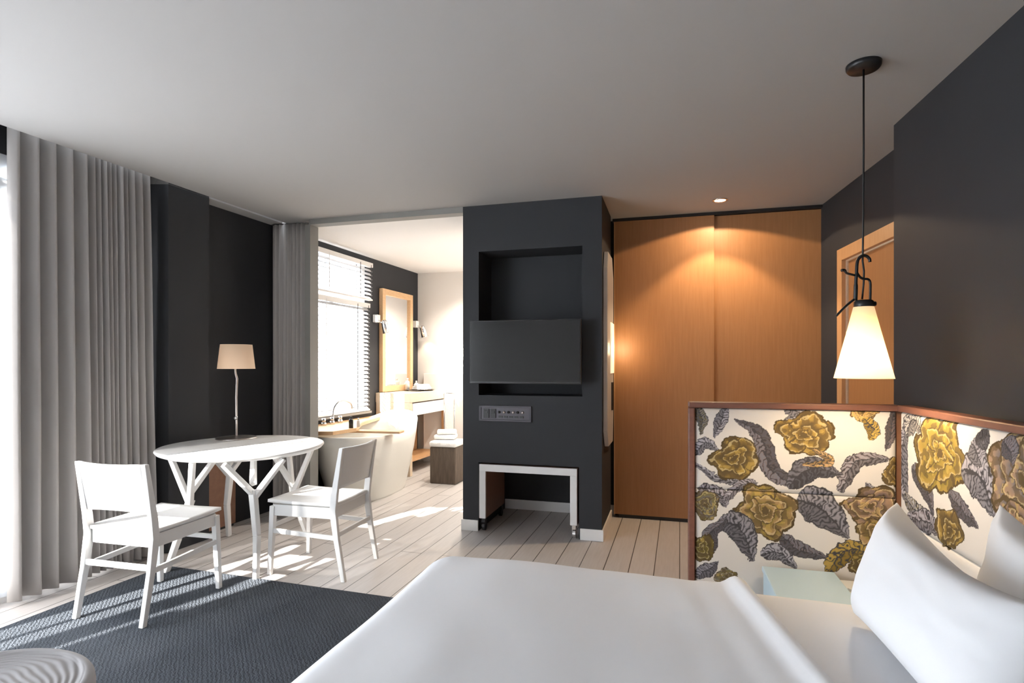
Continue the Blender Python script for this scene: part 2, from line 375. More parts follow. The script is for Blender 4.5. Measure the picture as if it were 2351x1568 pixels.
# ================================================================== CURTAINS
def curtain(name, P0, P1, nrm, z0, z1, folds, amp, seedv, flare=0.0, rng=None):
    rnd = random.Random(seedv); L = (P1 - P0).length; d = (P1 - P0).normalized()
    if rng is None:
        ws = [rnd.uniform(0.7, 1.3) for _ in range(folds)]
    else: ws = rng
    tot = sum(ws); edges = [0]
    for q in ws: edges.append(edges[-1] + q / tot)
    amps = [amp * rnd.uniform(0.75, 1.15) * (0.6 + 0.4 * min(1, q / (sum(ws) / len(ws)))) for q in ws]
    cols = []
    for i in range(len(ws)):
        for k in range(12):
            t = k / 12; cols.append((edges[i] + (edges[i + 1] - edges[i]) * (t + 0.10 * math.sin(2 * PI * t)), amps[i] * math.sin(2 * PI * t)))
    cols.append((1, 0))
    rows = []
    nz = 22
    for r in range(nz + 1):
        z = z0 + (z1 - z0) * r / nz; h = 1 - r / nz
        row = []
        for s, a in cols:
            wob = 0.010 * noise.noise(Vector((s * 9, z * 0.9, seedv))) * h
            row.append(P0 + d * (s * (L + flare * h) + wob) + nrm * (a * (0.85 + 0.35 * h) + 0.02 * noise.noise(Vector((s * 6, z * 0.7, seedv + 5))) * h) + Vector((0, 0, z)))
        rows.append(row)
    bm = bmesh.new(); grid(bm, rows)
    o = mesh_obj(name, bm, M['curtain'], smooth=True)
    md = o.modifiers.new('solid', 'SOLIDIFY'); md.thickness = 0.003; md.offset = 0
    return o
c1 = curtain('curtain', R(*L1(3.02, -.046)), R(*L1(3.81, -.046)), LN, 0.03, 2.60, 14, 0.050, 3, flare=0.04,
             rng=[1.6, 1.5, 1.5, 1.5, 1.2, .6, .55, .5, .6, .5, .7, .5, .9, 1.1, .7])
tag(c1, 'long grey pleated curtain beside the bright window at far left', 'curtain')
c2 = curtain('curtain', F(-2.13, .055), F(-1.745, .055), FN, 0.02, 2.53, 8, 0.022, 9, rng=[1, .8, 1.1, .7, 1, .8, 1, .9, .7])
tag(c2, 'narrow grey pleated curtain at the edge of the bathroom opening', 'curtain')
bm = bmesh.new(); slab(bm, R(*L1(1.0, -.066)), R(*L1(3.88, -.066)), 0.02, 2.60, 2.62); tag(mesh_obj('curtain_rail', bm, M['black']), 'dark curtain rail hidden above the long grey curtain', 'curtain rail')

def sheer(name, a, b, label, n, sd_):
    o = curtain(name, R(*L2(a, .013)), R(*L2(b, .013)), LN, 0.04, 2.44, n, 0.010, sd_)
    o.data.materials.clear(); o.data.materials.append(M['sheer']); o.modifiers.clear()
    tag(o, label, 'curtain')
sheer('sheer_curtain', 1.72, 3.65, 'thin white sheer curtain at the window behind the grey curtain', 16, 21)
sheer('sheer_curtain', -1.33, .08, 'added unseen white sheer curtain diffusing daylight over the bed', 18, 22)  # closed sheer added out of view to soften the sun and fill the bed

# ================================================================== RUG
bm = bmesh.new()
prism(bm, [R(-2.235, 3.65), R(-0.60, 3.13), R(-1.35, 0.60), R(-2.62 - .60, 0.60)], 0.0, 0.006)
tag(mesh_obj('area_rug', bm, M['rug'], bevel=.002), 'dark slate woven area rug under the chair and bed foot', 'rug')

# ================================================================== SLIDING DOORS
def closet_door(x0, x1, d, label):
    o = thing('sliding_door', label, 'door', W((x0 + x1) / 2, d), math.atan2(FD.y, FD.x))
    bm = bmesh.new(); L = (W(x1) - W(x0)).length
    box(bm, (0, 0, (0.03 + 2.515) / 2), (L, 0.032, 2.485)); mesh_obj('door_panel', bm, M['wood_door'], o, bevel=.002)
    bm = bmesh.new(); box(bm, (-L / 2 + .004, -.0165, 1.27), (0.008, 0.004, 2.485)); mesh_obj('edge_strip', bm, M['wood_frame'], o)
    bm = bmesh.new(); box(bm, (0, 0, 0.015), (L * .9, 0.012, 0.03)); mesh_obj('floor_guide', bm, M['black'], o)
closet_door(0.872, 1.648, 0.0, 'tall oak sliding closet door next to the charcoal column')
closet_door(1.63, 2.412, 0.036, 'tall oak sliding closet door in the corner, behind the hanging lamp')
bm = bmesh.new(); slab(bm, W(0.86, -.012), W(2.42, -.012), 0.07, 2.518, CEIL - .001); tag(mesh_obj('door_track', bm, M['black']), 'black ceiling track above the oak sliding doors', 'track')

# ceiling spotlight
sp = thing('ceiling_spotlight', 'small round recessed spotlight in ceiling before oak doors', 'spotlight', R(1.569, 4.271, CEIL))
bm = bmesh.new(); lathe(bm, [(.040, -.004), (.044, -.008), (.056, -.006), (.057, 0), (.040, 0), (.040, -.004)], 40); mesh_obj('trim_ring', bm, M['chrome'], sp, True)
bm = bmesh.new(); lathe(bm, [(0, -.003), (.040, -.003)], 32); mesh_obj('lens', bm, M['spot_glow'], sp)
def spot(loc, e, ang_, blend, col, rad=.02, d=(0, 0, -1)):
    l = bpy.data.lights.new('spot_lamp', 'SPOT'); l.energy = e; l.spot_size = math.radians(ang_); l.spot_blend = blend; l.color = col; l.shadow_soft_size = rad
    o = bpy.data.objects.new('spot_lamp', l); COL.objects.link(o); o.location = loc
    o.rotation_euler = Vector(d).to_track_quat('-Z', 'Y').to_euler(); return o
WARM = (1.0, 0.74, 0.46)
spot(R(1.569, 4.271, CEIL - .015), 20, 146, 0.05, WARM)
spot(R(1.569, 4.271, CEIL - .015), 42, 100, 0.3, WARM)

# ================================================================== LAMP ON THE COLUMN SIDE
cs = F(CX1, 0.30)
sb = thing('wall_sconce', 'long narrow grey wall light on right side of column', 'wall lamp', (cs.x, cs.y, 0), math.atan2(FN.y, FN.x))
# local x = away from viewer along the column side, local -y = into the alcove
bm = bmesh.new()
prof = [(-.26, .80), (-.17, .68), (.16, .68), (.20, .90), (.20, 2.00), (.10, 2.15), (-.20, 2.15), (-.26, 2.02)]
a = [bm.verts.new((x, -.004, z)) for x, z in prof]; b = [bm.verts.new((x * .94, -.035, z)) for x, z in prof]
bm.faces.new(a); bm.faces.new(b[::-1])
for i in range(8): bm.faces.new((a[i], a[(i + 1) % 8], b[(i + 1) % 8], b[i]))
mesh_obj('back_plate', bm, mat('grey_panel', (.42, .40, .39), .5), sb, bevel=.004)
bm = bmesh.new(); box(bm, (.06, -.038, 1.43), (.22, .008, .40)); mesh_obj('diffuser', bm, M['strip_glow'], sb, bevel=.004)
bm = bmesh.new(); box(bm, (.05, -.040, 1.05), (.05, .012, .22)); mesh_obj('handle', bm, M['black'], sb)
al = bpy.data.lights.new('sconce_lamp', 'POINT'); al.energy = 2.6; al.color = WARM; al.shadow_soft_size = .05
ao = bpy.data.objects.new('sconce_lamp', al); COL.objects.link(ao); q = F(CX1 + .075, .50); ao.location = (q.x, q.y, 1.43)

# ================================================================== TELEVISION AND COLUMN FITTINGS
FA = math.atan2(FD.y, FD.x)
def FP(X, d, z): p = F(X, d); return (p.x, p.y, z)
tv = thing('television', 'black flat television mounted over the column niche', 'television', FP(0.128, -0.145, 1.394), FA + math.radians(1))
bm = bmesh.new(); box(bm, (0, .012, 0), (.845, .028, .475)); box(bm, (0, .038, -.03), (.60, .03, .30)); mesh_obj('housing', bm, M['tv_shell'], tv, bevel=.005)
bm = bmesh.new(); box(bm, (0, -.0035, .004), (.825, .003, .450)); mesh_obj('screen', bm, M['screen'], tv)
bm = bmesh.new(); box(bm, (0, .11, 0), (.05, .12, .06)); box(bm, (0, .28, 0), (.04, .26, .04)); box(bm, (0, .455, 0), (.20, .012, .20)); mesh_obj('wall_bracket', bm, M['black'], tv)
mp_ = thing('media_panel', 'dark socket and button panel on the column under the television', 'control panel', FP(-.052, -0.002, .922), FA)
bm = bmesh.new(); L = .42
for sx in (-1, 1): box(bm, (sx * (L / 2 - .009), -.005, 0), (.018, .014, .122))
for sz in (-1, 1): box(bm, (0, -.005, sz * .053), (L, .014, .016))
mesh_obj('frame', bm, M['panelplastic'], mp_, bevel=.002)
bm = bmesh.new(); box(bm, (0, -.002, 0), (L - .03, .006, .092)); mesh_obj('face_plate', bm, mat('face_plate', (.075, .068, .085), .35), mp_)
for k in range(2):
    bm = bmesh.new(); box(bm, (-.150 + .055 * k, -.008, 0), (.045, .01, .07)); box(bm, (-.150 + .055 * k, -.014, .012), (.028, .006, .02)); mesh_obj('socket', bm, M['black'], mp_, bevel=.002)
for k in range(6):
    bm = bmesh.new(); tube(bm, [(-.045 + .037 * k, -.004, .012), (-.045 + .037 * k, -.014, .012)], .010, 14); mesh_obj('button', bm, M['nickel'] if k % 2 else M['black'], mp_, True)
for k in range(5):
    bm = bmesh.new(); box(bm, (-.035 + .042 * k, -.007, -.024), (.030, .008, .014)); mesh_obj('port', bm, M['black'], mp_)

# rolling table nested in the column cavity
rt = thing('rolling_table', 'low white and wood table on casters nested in the column', 'table', FP((OX0 + OX1) / 2, 0.0, 0), FA)
hw = .383; dep = .50; h0, h1 = .105, .525
bm = bmesh.new(); box(bm, (0, dep / 2 + .0, h1 - .027), (2 * hw, dep, .052)); mesh_obj('table_top', bm, M['wood_brown'], rt)
bm = bmesh.new(); box(bm, (0, -.009, h1 - .026), (2 * hw, .018, .054))
for sx in (-1, 1): box(bm, (sx * (hw - .026), -.009, (h0 + h1 - .053) / 2), (.052, .018, h1 - .053 - h0))
mesh_obj('front_frame', bm, M['white_paint'], rt, bevel=.002)
for sx in (-1, 1):
    bm = bmesh.new(); box(bm, (sx * (hw - .026), dep / 2, (h0 + h1 - .053) / 2), (.050, dep, h1 - .053 - h0)); mesh_obj('side_panel', bm, M['wood_brown'], rt)
for sx in (-1, 1):
    for y in (.02, dep - .04):
        bm = bmesh.new(); x = sx * (hw - .026); tube(bm, [(x - .012, y + .015, .034), (x + .012, y + .015, .034)], .034, 20)
        box(bm, (x, y, .086), (.028, .03, .038)); box(bm, (x - .017, y + .007, .06), (.004, .03, .05)); box(bm, (x + .017, y + .007, .06), (.004, .03, .05))
        mesh_obj('caster', bm, M['chrome'] if sx > 0 else M['black'], rt, bevel=.002)

# ================================================================== PENDANT
pd = thing('pendant_lamp', 'hanging cone lamp with white shade and black hook frame', 'pendant lamp', R(1.455, 2.343, 0), TH)
bm = bmesh.new(); lathe(bm, [(0, CEIL - .022), (.058, CEIL - .022), (.064, CEIL - .014), (.065, CEIL), (0, CEIL)], 48); mesh_obj('ceiling_canopy', bm, M['black'], pd, True)
K = 0.000414
def q(cx_, cy_, y=0.0): return Vector(((cx_ - 455) * K, y, 1.3 + (837 - (540 + cy_ / 4.354)) / 1300 * 2.343))
bm = bmesh.new(); tube(bm, [(0, 0, CEIL - .02), (0.0, 0, 2.2), (-.003, 0, 1.80), q(445, 260), q(458, 360), q(455, 480), q(440, 640)], .0038, 8); mesh_obj('cord', bm, M['black'], pd, True)
bm = bmesh.new()
tube(bm, smooth_curve([q(518, 268), q(512, 235), q(480, 208), q(440, 206), q(402, 240), q(388, 300), q(384, 400)], 5), .0062, 10)
tube(bm, smooth_curve([q(384, 380), q(378, 450), q(376, 540), q(372, 650)], 5), [.0065] * 8 + [.008] * 8, 10)
mesh_obj('hook', bm, M['black'], pd, True)
bm = bmesh.new(); tube(bm, smooth_curve([q(232, 352), q(262, 350), q(285, 378), q(330, 392), q(375, 402)], 5), [.006] * 8 + [.0045] * 13, 10); mesh_obj('cable_cleat', bm, M['black'], pd, True)
bm = bmesh.new(); tube(bm, smooth_curve([q(388, 375), q(415, 415), q(450, 436), q(498, 440), q(520, 472), q(522, 560), q(520, 650)], 5), .0048, 10); mesh_obj('handle', bm, M['black'], pd, True)
bm = bmesh.new(); tube(bm, smooth_curve([q(182, 806), q(240, 745), q(310, 680), q(362, 640)], 5), .0050, 10); mesh_obj('lever', bm, M['black'], pd, True)
bm = bmesh.new(); zc0, zc1 = q(0, 720).z, q(0, 650).z
lathe(bm, [(0, zc0 - .002), (.034, zc0 - .002), (.036, zc0 + .004), (.036, zc1 - .005), (.030, zc1), (0, zc1)], 36); tube(bm, [(.030, 0, (zc0 + zc1) / 2), (.048, 0, (zc0 + zc1) / 2)], .010, 12); mesh_obj('collar', bm, M['black'], pd, True)
bm = bmesh.new(); zb = 1.243
lathe(bm, [(.109, zb), (.0844, zb + .10), (.0598, zb + .20), (.0375, zc0 + .001), (.0345, zc0 + .001), (.0568, zb + .20), (.0814, zb + .10), (.106, zb), (.109, zb)], 64)
mesh_obj('lamp_shade', bm, M['pendant_shade'], pd, True)
bm = bmesh.new(); bmesh.ops.create_uvsphere(bm, u_segments=20, v_segments=12, radius=.028, matrix=Matrix.Translation((0, 0, zb + .10))); mesh_obj('bulb', bm, M['bulb'], pd, True)
l = bpy.data.lights.new('pendant_light', 'POINT'); l.energy = 15; l.color = (1, .78, .5); l.shadow_soft_size = .03
o = bpy.data.objects.new('pendant_light', l); COL.objects.link(o); o.location = R(1.455, 2.343, zb + .06)

# ================================================================== TABLE LAMP
tl = thing('table_lamp', 'slim table lamp with a cream drum shade on the white table', 'table lamp', R(-2.03, 4.17, .757), TH)
bm = bmesh.new(); lathe(bm, [(0, 0), (.138, 0), (.140, .004), (.132, .010), (.02, .014), (.012, .02), (0, .02)], 48); mesh_obj('base', bm, M['nickel'], tl, True)
bm = bmesh.new(); tube(bm, [(0, 0, .012), (0, 0, .12), (-.002, 0, .30), (.004, 0, .44), (-.006, 0, .475), (-.008, 0, .50), (-.002, 0, .56)], [.0085, .0085, .0085, .0085, .008, .007, .007], 12); mesh_obj('pole', bm, M['nickel'], tl, True)
bm = bmesh.new(); tube(bm, [(-.004, 0, .135), (-.004, 0, .165)], .013, 12); tube(bm, [(-.03, -.004, .15), (.01, -.004, .15)], .006, 8); mesh_obj('switch', bm, M['chrome'], tl, True)
bm = bmesh.new(); zs = .512
lathe(bm, [(.128, zs), (.108, zs + .178), (.105, zs + .178), (.125, zs), (.128, zs)], 48); mesh_obj('lamp_shade', bm, M['lamp_shade'], tl, True)

# ================================================================== ROUND TABLE
TBR = True
tb = thing('dining_table', 'white round table with branching tree-like legs', 'table', R(-1.825, 3.85, 0), 0)
bm = bmesh.new(); lathe(bm, [(0, .705), (.40, .705), (.468, .712), (.507, .728), (.520, .744), (.518, .752), (.507, .757), (0, .757)], 96); mesh_obj('table_top', bm, M['white_paint'], tb, True)
def tl_(X, Y, Z): return R(X + 1.825, Y - 3.85, Z)
legs = [((-1.55, 3.43), (-1.60, 3.50, .50)), ((-2.16, 3.535), (-2.05, 3.60, .42)), ((-2.15, 4.30), (-2.09, 4.20, .50)), ((-1.487, 4.17), (-1.585, 4.10, .36))]
for (fx, fy), fk in legs:
    foot = tl_(fx, fy, 0); fork = tl_(*fk)
    bm = bmesh.new()
    mid = foot.lerp(fork, .5) + Vector((0, 0, .0)) + (fork - foot).cross(Vector((0, 0, 1))) * .15
    bar(bm, foot, mid, .026, .034, .034, .038); bar(bm, mid, fork + (fork - mid) * .1, .034, .038, .040, .042)
    out = Vector((fork.x, fork.y, 0)).normalized(); tan = Vector((-out.y, out.x, 0))
    for s, zz, o_ in ((1, -.03, .04), (-1, 0, .06), (.15, .06, -.16)):
        top = Vector((fork.x, fork.y, 0)) + tan * .17 * s + out * o_; top.z = .708
        st = fork + Vector((0, 0, zz)); bar(bm, st, top, .034, .034, .030, .030)
    mesh_obj('leg', bm, M['white_paint'], tb, bevel=.004)

# ================================================================== CHAIRS
def make_chair(label):
    """origin below the seat centre, +y is the way the sitter faces"""
    t = thing('dining_chair', label, 'chair', group=None)
    hw_ = .205; sf, sr = .225, -.205
    # seat: gently dished board
    rows = []
    for i in range(15):
        y = sr - .01 + (sf + .03 - sr) * i / 14; row = []
        for j in range(15):
            x = -hw_ - .008 + (2 * hw_ + .016) * j / 14
            u = x / hw_; v = (y - .0) / .22
            row.append(Vector((x, y, .442 - .016 * max(0, 1 - u * u) * max(0.15, 1 - v * v * .7) + .006 * max(0, v) ** 2)))
        rows.append(row)
    bm = bmesh.new(); grid(bm, rows); s = mesh_obj('seat', bm, M['white_paint'], t, True)
    md = s.modifiers.new('s', 'SOLIDIFY'); md.thickness = .018; md.offset = 1
    bm = bmesh.new()
    for sx in (-1, 1): box(bm, (sx * (hw_ - .008), 0.01, .402), (.022, sf - sr - .03, .068))
    box(bm, (0, sf - .012, .402), (2 * hw_ - .03, .022, .068)); box(bm, (0, sr + .012, .402), (2 * hw_ - .03, .022, .068))
    mesh_obj('seat_frame', bm, M['white_paint'], t, bevel=.002)
    for sx in (-1, 1):      # front legs
        bm = bmesh.new(); bar(bm, (sx * (hw_ - .008), sf - .010, .425), (sx * (hw_ + .002), sf + .008, 0), .034, .034, .026, .026); mesh_obj('leg', bm, M['white_paint'], t, bevel=.003)
    for sx in (-1, 1):      # rear legs run up into the back posts
        bm = bmesh.new(); x = sx * (hw_ + .004)
        pr = [(-.275, 0, .026), (-.228, .25, .034), (-.205, .42, .042), (-.215, .52, .040), (-.262, .80, .024)]
        ra = []
        for y, z, wv_ in pr: ra.append([bm.verts.new((x + a * .013, y + b * wv_ / 2, z)) for a, b in ((-1, -1), (1, -1), (1, 1), (-1, 1))])
        for A_, B_ in zip(ra, ra[1:]):
            for k in range(4): bm.faces.new((A_[k], A_[(k + 1) % 4], B_[(k + 1) % 4], B_[k]))
        bm.faces.new(ra[0][::-1]); bm.faces.new(ra[-1]); mesh_obj('leg', bm, M['white_paint'], t, bevel=.003)
    rows = []
    for i in range(11):
        z = .545 + .255 * i / 10; yb = -.218 - .047 * i / 10; row = []
        for j in range(13):
            u = -1 + 2 * j / 12; arch = .012 * (1 - u * u) if i == 0 else 0
            row.append(Vector((u * (hw_ - .004), yb - .020 * (1 - u * u), z + arch - (.006 * (1 - u * u) if i == 10 else 0))))
        rows.append(row)
    bm = bmesh.new(); grid(bm, rows); b_ = mesh_obj('backrest', bm, M['white_paint'], t, True)
    md = b_.modifiers.new('s', 'SOLIDIFY'); md.thickness = .014; md.offset = 0
    bm = bmesh.new(); bar(bm, (-hw_, -.230, .275), (hw_, -.230, .275), .014, .028, side=(0, 1, 0)); mesh_obj('stretcher', bm, M['white_paint'], t, bevel=.002)
    bm = bmesh.new(); bar(bm, (-hw_, sf - .002, .30), (hw_, sf - .002, .30), .014, .026, side=(0, 1, 0)); mesh_obj('stretcher', bm, M['white_paint'], t, bevel=.002)
    for sx in (-1, 1):
        bm = bmesh.new(); bar(bm, (sx * hw_, -.225, .255), (sx * hw_, sf, .275), .014, .028); mesh_obj('stretcher', bm, M['white_paint'], t, bevel=.002)
    return t
ch1 = make_chair('white wooden dining chair on the dark rug near the curtain')
ch1.location = R(-1.955, 3.105, 0.006); ch1.rotation_euler[2] = TH - math.radians(14)
def dup(root, label):
    r = root.copy(); COL.objects.link(r); r['label'] = label
    for ch in list(root.children):
        c = ch.copy(); COL.objects.link(c); c.parent = r
    return r
ch2 = dup(ch1, 'white wooden dining chair on bare planks in front of the bathtub')
ch2.location = R(-1.225, 3.655, 0); ch2.rotation_euler[2] = TH + math.radians(90 - 13.5)
for c in (ch1, ch2): c['group'] = 'white dining chairs at the round table'

# ================================================================== STUMP TABLE
st = thing('stump_side_table', 'round grey stump side table in the lower left corner', 'side table', R(-1.40, 1.405, 0), TH)
bm = bmesh.new(); rows = []
n = 120; prof = [0, .004, .01]; Rr = .285
def edge(t): return 1 + .035 * math.sin(2 * t + .6) + .02 * math.sin(3 * t + 2)
rings = []
for k in range(150):
    f = (k / 149); ring = []
    for j in range(n):
        t = 2 * PI * j / n; r = Rr * edge(t) * f
        ph = f * 95 + 9 * noise.noise(Vector((math.cos(t) * 1.6, math.sin(t) * 1.6, f * 2)))
        z = .455 + (.0013 * math.sin(ph) if f < .93 else .0)
        if f > .9: z += .006 * math.sin((f - .9) / .1 * PI) - .0
        ring.append(bm.verts.new((r * math.cos(t), r * math.sin(t), z)))
    rings.append(ring)
for z, s in ((.449, 1.012), (.43, 1.02), (.405, 1.01), (.395, .98)):
    rings.append([bm.verts.new((Rr * edge(2 * PI * j / n) * s * math.cos(2 * PI * j / n), Rr * edge(2 * PI * j / n) * s * math.sin(2 * PI * j / n), z)) for j in range(n)])
for a, b in zip(rings[1:], rings[2:]):
    for j in range(n): bm.faces.new((a[j], a[(j + 1) % n], b[(j + 1) % n], b[j]))
bm.faces.new(rings[1]); bm.faces.new(rings[-1][::-1]); 
for v in rings[0]: bm.verts.remove(v)
mesh_obj('table_top', bm, M['stump'], st, True)
bm = bmesh.new(); rings = []
for z, s in ((.012, .93), (.06, .90), (.2, .88), (.3, .88), (.396, .95)):
    rings.append([bm.verts.new(tuple((Vector((math.cos(2 * PI * j / n), math.sin(2 * PI * j / n), 0)) * Rr * edge(2 * PI * j / n) * s * (1 + .03 * noise.noise(Vector((math.cos(2 * PI * j / n) * 5, math.sin(2 * PI * j / n) * 5, z * 1.5))))) + Vector((0, 0, z)))) for j in range(n)])
for a, b in zip(rings, rings[1:]):
    for j in range(n): bm.faces.new((a[j], a[(j + 1) % n], b[(j + 1) % n], b[j]))
bm.faces.new(rings[0][::-1]); bm.faces.new(rings[-1]); mesh_obj('trunk', bm, M['bark'], st, True)

# ================================================================== WOOD PANEL IN THE RECESS
pn = thing('wood_panel', 'low brown wooden panel against the dark recess wall behind the table', 'panel', R(*L2(4.24, .004)), math.atan2(LD.y, LD.x))
bm = bmesh.new(); box(bm, (.19, -.022, .29), (.38, .044, .54)); mesh_obj('board', bm, M['wood_brown'], pn, bevel=.004)
bm = bmesh.new(); box(bm, (.19, -.022, .568), (.39, .05, .016)); mesh_obj('cap', bm, M['wood_frame'], pn, bevel=.003)
bm = bmesh.new(); box(bm, (.19, -.018, .01), (.36, .03, .02)); mesh_obj('plinth', bm, M['black'], pn)

# ================================================================== BED
BO = R(-0.285, 2.12); BX = R(0.965, -0.262).to_2d().normalized().to_3d(); BY = Vector((BX.y, -BX.x, 0))   # a along length, b toward the viewer
BANG = math.atan2(BX.y, BX.x)
LEN, WID = 1.88, 1.74
def B(a, b, z): return BO + BX * a + BY * b + Vector((0, 0, z))
bed = thing('bed', 'wide bed made up in white linen beside the floral headboard', 'bed', B(LEN / 2, WID / 2, 0), BANG)
def bl(a, b, z): return Vector((a - LEN / 2, WID / 2 - b, z))
bm = bmesh.new(); box(bm, bl(LEN / 2 + .03, WID / 2, .20), (LEN - .14, WID - .14, .20)); mesh_obj('bed_base', bm, M['wood_brown'], bed, bevel=.01)
bm = bmesh.new(); box(bm, bl(LEN / 2 + .03, WID / 2, .43), (LEN - .10, WID - .10, .25)); mesh_obj('mattress', bm, M['white_linen'], bed, bevel=.04, seg=4)
for a in (.15, LEN - .12):
    for b in (.15, WID - .15):
        bm = bmesh.new(); box(bm, bl(a, b, .057), (.06, .06, .09)); mesh_obj('leg', bm, M['wood_brown'], bed)
def drape(name, a0f, a1f, ztop, drop_foot, label, cat, fold=0, zend=.16, thick=.02, rnd=.10, margin=0.0, seedv=0):
    """cloth laid over the bed; a0f/a1f give its foot and head edges as functions of b; negative side lengths hang down"""
    NA, NB = 110, 90; hang = ztop - zend
    rows = []
    for j in range(NB + 1):
        sb = -hang + (WID + 2 * hang) * j / NB; row = []
        for i in range(NA + 1):
            bcl = min(max(sb, 0), WID)
            A0 = (-hang if drop_foot else a0f(bcl)); A1 = a1f(bcl)
            sa = A0 + (A1 - A0) * i / NA
            # overhang beyond the mattress edge
            oa = max(0, rnd - sa) if drop_foot else 0; ob = max(0, rnd - sb, sb - (WID - rnd)); sgn = -1 if sb < WID / 2 else 1
            over = math.hypot(oa, ob)
            if over > 1e-6:
                q_ = over
                if q_ < rnd * PI / 2: out = rnd * math.sin(q_ / rnd); dn = rnd * (1 - math.cos(q_ / rnd))
                else: out = rnd + .06 * (q_ - rnd * PI / 2); dn = rnd + (q_ - rnd * PI / 2) * .985
                ux, uy = oa / over, ob / over
                a = (rnd if oa > 0 else sa) - ux * (out + margin); b = ((rnd if sgn < 0 else WID - rnd) if ob > 0 else sb) + sgn * uy * (out + margin)
                z = ztop - dn
                wv_ = .012 * math.sin((sa + sb) * 9 + seedv) * min(1, dn / .2); a -= ux * wv_; b += sgn * uy * wv_
                if z < zend: z = zend
            else: a, b, z = sa, sb, ztop
            z += (.010 * noise.noise(Vector((sa * 1.6, sb * 1.6, seedv))) + .004 * noise.noise(Vector((sa * 5, sb * 4, seedv + 3))))
            if drop_foot: # puffed crown of the duvet
                z += .012 * max(0, min(1, (sa) / .3)) * (1 - min(1, over / .1)) 
            if fold:
                e = A1 - sa
                z += fold * math.exp(-((e - .045) / .030) ** 2) * (1 if over < 1e-6 else 1) + .004 * math.sin(e * 60) * math.exp(-e * 8)
                if e < .02: z -= (.02 - e) * 1.0
            row.append(B(a, b, z))
        rows.append(row)
    bm = bmesh.new(); grid(bm, rows); o = mesh_obj(name, bm, M['white_linen'], smooth=True)
    md = o.modifiers.new('solid', 'SOLIDIFY'); md.thickness = thick; md.offset = -1
    return tag(o, label, cat)
drape('bed_sheet', lambda b: 0.90, lambda b: LEN - .04, .578, False, 'smooth white sheet between the folded duvet edge and the pillows', 'bed sheet', zend=.22, thick=.008, rnd=.07, seedv=4)
drape('duvet', None, lambda b: 1.07 + .19 * min(b, .8), .608, True, 'large white duvet covering the foot of the bed', 'duvet', fold=.022, zend=.14, thick=.006, margin=.012)

def pillow(P00, P10, P11, P01, thick, label, seedv, pinch=.12, sag=.05):
    """corners: bottom far, top far, top near, bottom near"""
    P00, P10, P11, P01 = map(Vector, (P00, P10, P11, P01)); N = 44
    c = (P00 + P10 + P11 + P01) / 4
    eu = (P10 - P00 + P11 - P01).normalized(); ev = (P01 - P00 + P11 - P10).normalized(); nr = eu.cross(ev).normalized()
    bm = bmesh.new(); sides = []
    for sgn in (1, -1):
        rows = []
        for i in range(N + 1):
            u = -1 + 2 * i / N; row = []
            for j in range(N + 1):
                v = -1 + 2 * j / N
                uu = u * (1 - pinch * (1 - v * v) * abs(u)**2); vv = v * (1 - pinch * .8 * (1 - u * u) * abs(v)**2)
                s, t = (uu + 1) / 2, (vv + 1) / 2
                p = P00 * (1 - s) * (1 - t) + P10 * s * (1 - t) + P11 * s * t + P01 * (1 - s) * t
                th_ = thick / 2 * (max(0, 1 - u ** 4) * max(0, 1 - v ** 4)) ** .62
                wr = .012 * noise.noise(Vector((u * 1.3, v * 1.3, seedv))) + .002 * noise.noise(Vector((u * 5, v * 3, seedv + 2)))
                # creases running out of the corners
                for cu, cv in ((1, -1), (-1, -1), (1, 1)):
                    du, dv = abs(u - cu), abs(v - cv); r_ = math.hypot(du, dv); a_ = math.atan2(dv, du)
                    wr += .008 * math.exp(-r_ * 3.6) * math.sin(a_ * 9 + seedv) * min(1, r_ * 5)
                p = p + nr * sgn * (th_ + wr * min(1, th_ / .03))
                p.z -= sag * max(0, u) ** 2 * (1 - v * v)
                row.append(p)
            rows.append(row)
        sides.append(grid(bm, rows))
    bmesh.ops.remove_doubles(bm, verts=bm.verts, dist=.0008)
    o = mesh_obj('pillow', bm, M['pillow_linen'], smooth=True)
    md = o.modifiers.new('sub', 'SUBSURF'); md.levels = 1; md.render_levels = 1
    tag(o, label, 'pillow', 'white pillows at the head of the bed'); return o
pillow(R(.96, 1.60, .60), R(1.205, 1.775, .875), R(1.00, .98, .86), R(.76, .80, .60), .20, 'white pillow in front, nearest the bed middle, with one raised corner', 1)
pillow(R(1.22, 1.50, .60), R(1.40, 1.63, .905), R(1.22, .86, .89), R(1.04, .76, .60), .17, 'white pillow standing behind the front pillow against the floral headboard', 6)

# ================================================================== HEADBOARD (L-shaped padded screen)
HT = 1.11
A0 = Vector((.904, 2.906)); A1 = Vector((1.817, 2.656)); A2 = Vector((1.817 - .2165 * 1.30 - .03, 2.656 - 1.30))
hbm = thing('headboard', 'L-shaped floral upholstered headboard with a red-brown wooden rail', 'headboard', R(.904, 2.906, 0), 0)
HB0 = R(.904, 2.906, 0)
def hl(v): return Vector((v.x, v.y, v.z)) - HB0
a0, a1, a2 = R(*A0), R(*A1), R(*A2)
d1 = (a1 - a0).normalized(); n1 = Vector((d1.y, -d1.x, 0))      # toward the viewer
d2 = (a2 - a1).normalized(); n2 = Vector((d2.y, -d2.x, 0))      # toward the bed
RT = .030
bm = bmesh.new()
def hslab(p, d, s0, s1, o0, o1, n, z0, z1): prism(bm, [hl(p + d * s0 + n * o0), hl(p + d * s1 + n * o0), hl(p + d * s1 + n * o1), hl(p + d * s0 + n * o1)], z0, z1)
Lb = (a1 - a0).length; Ls = (a2 - a1).length
hslab(a0, d1, 0, Lb, -.055, .012, n1, HT - RT, HT); mesh_obj('top_rail', bm, M['rail'], hbm, bevel=.006)
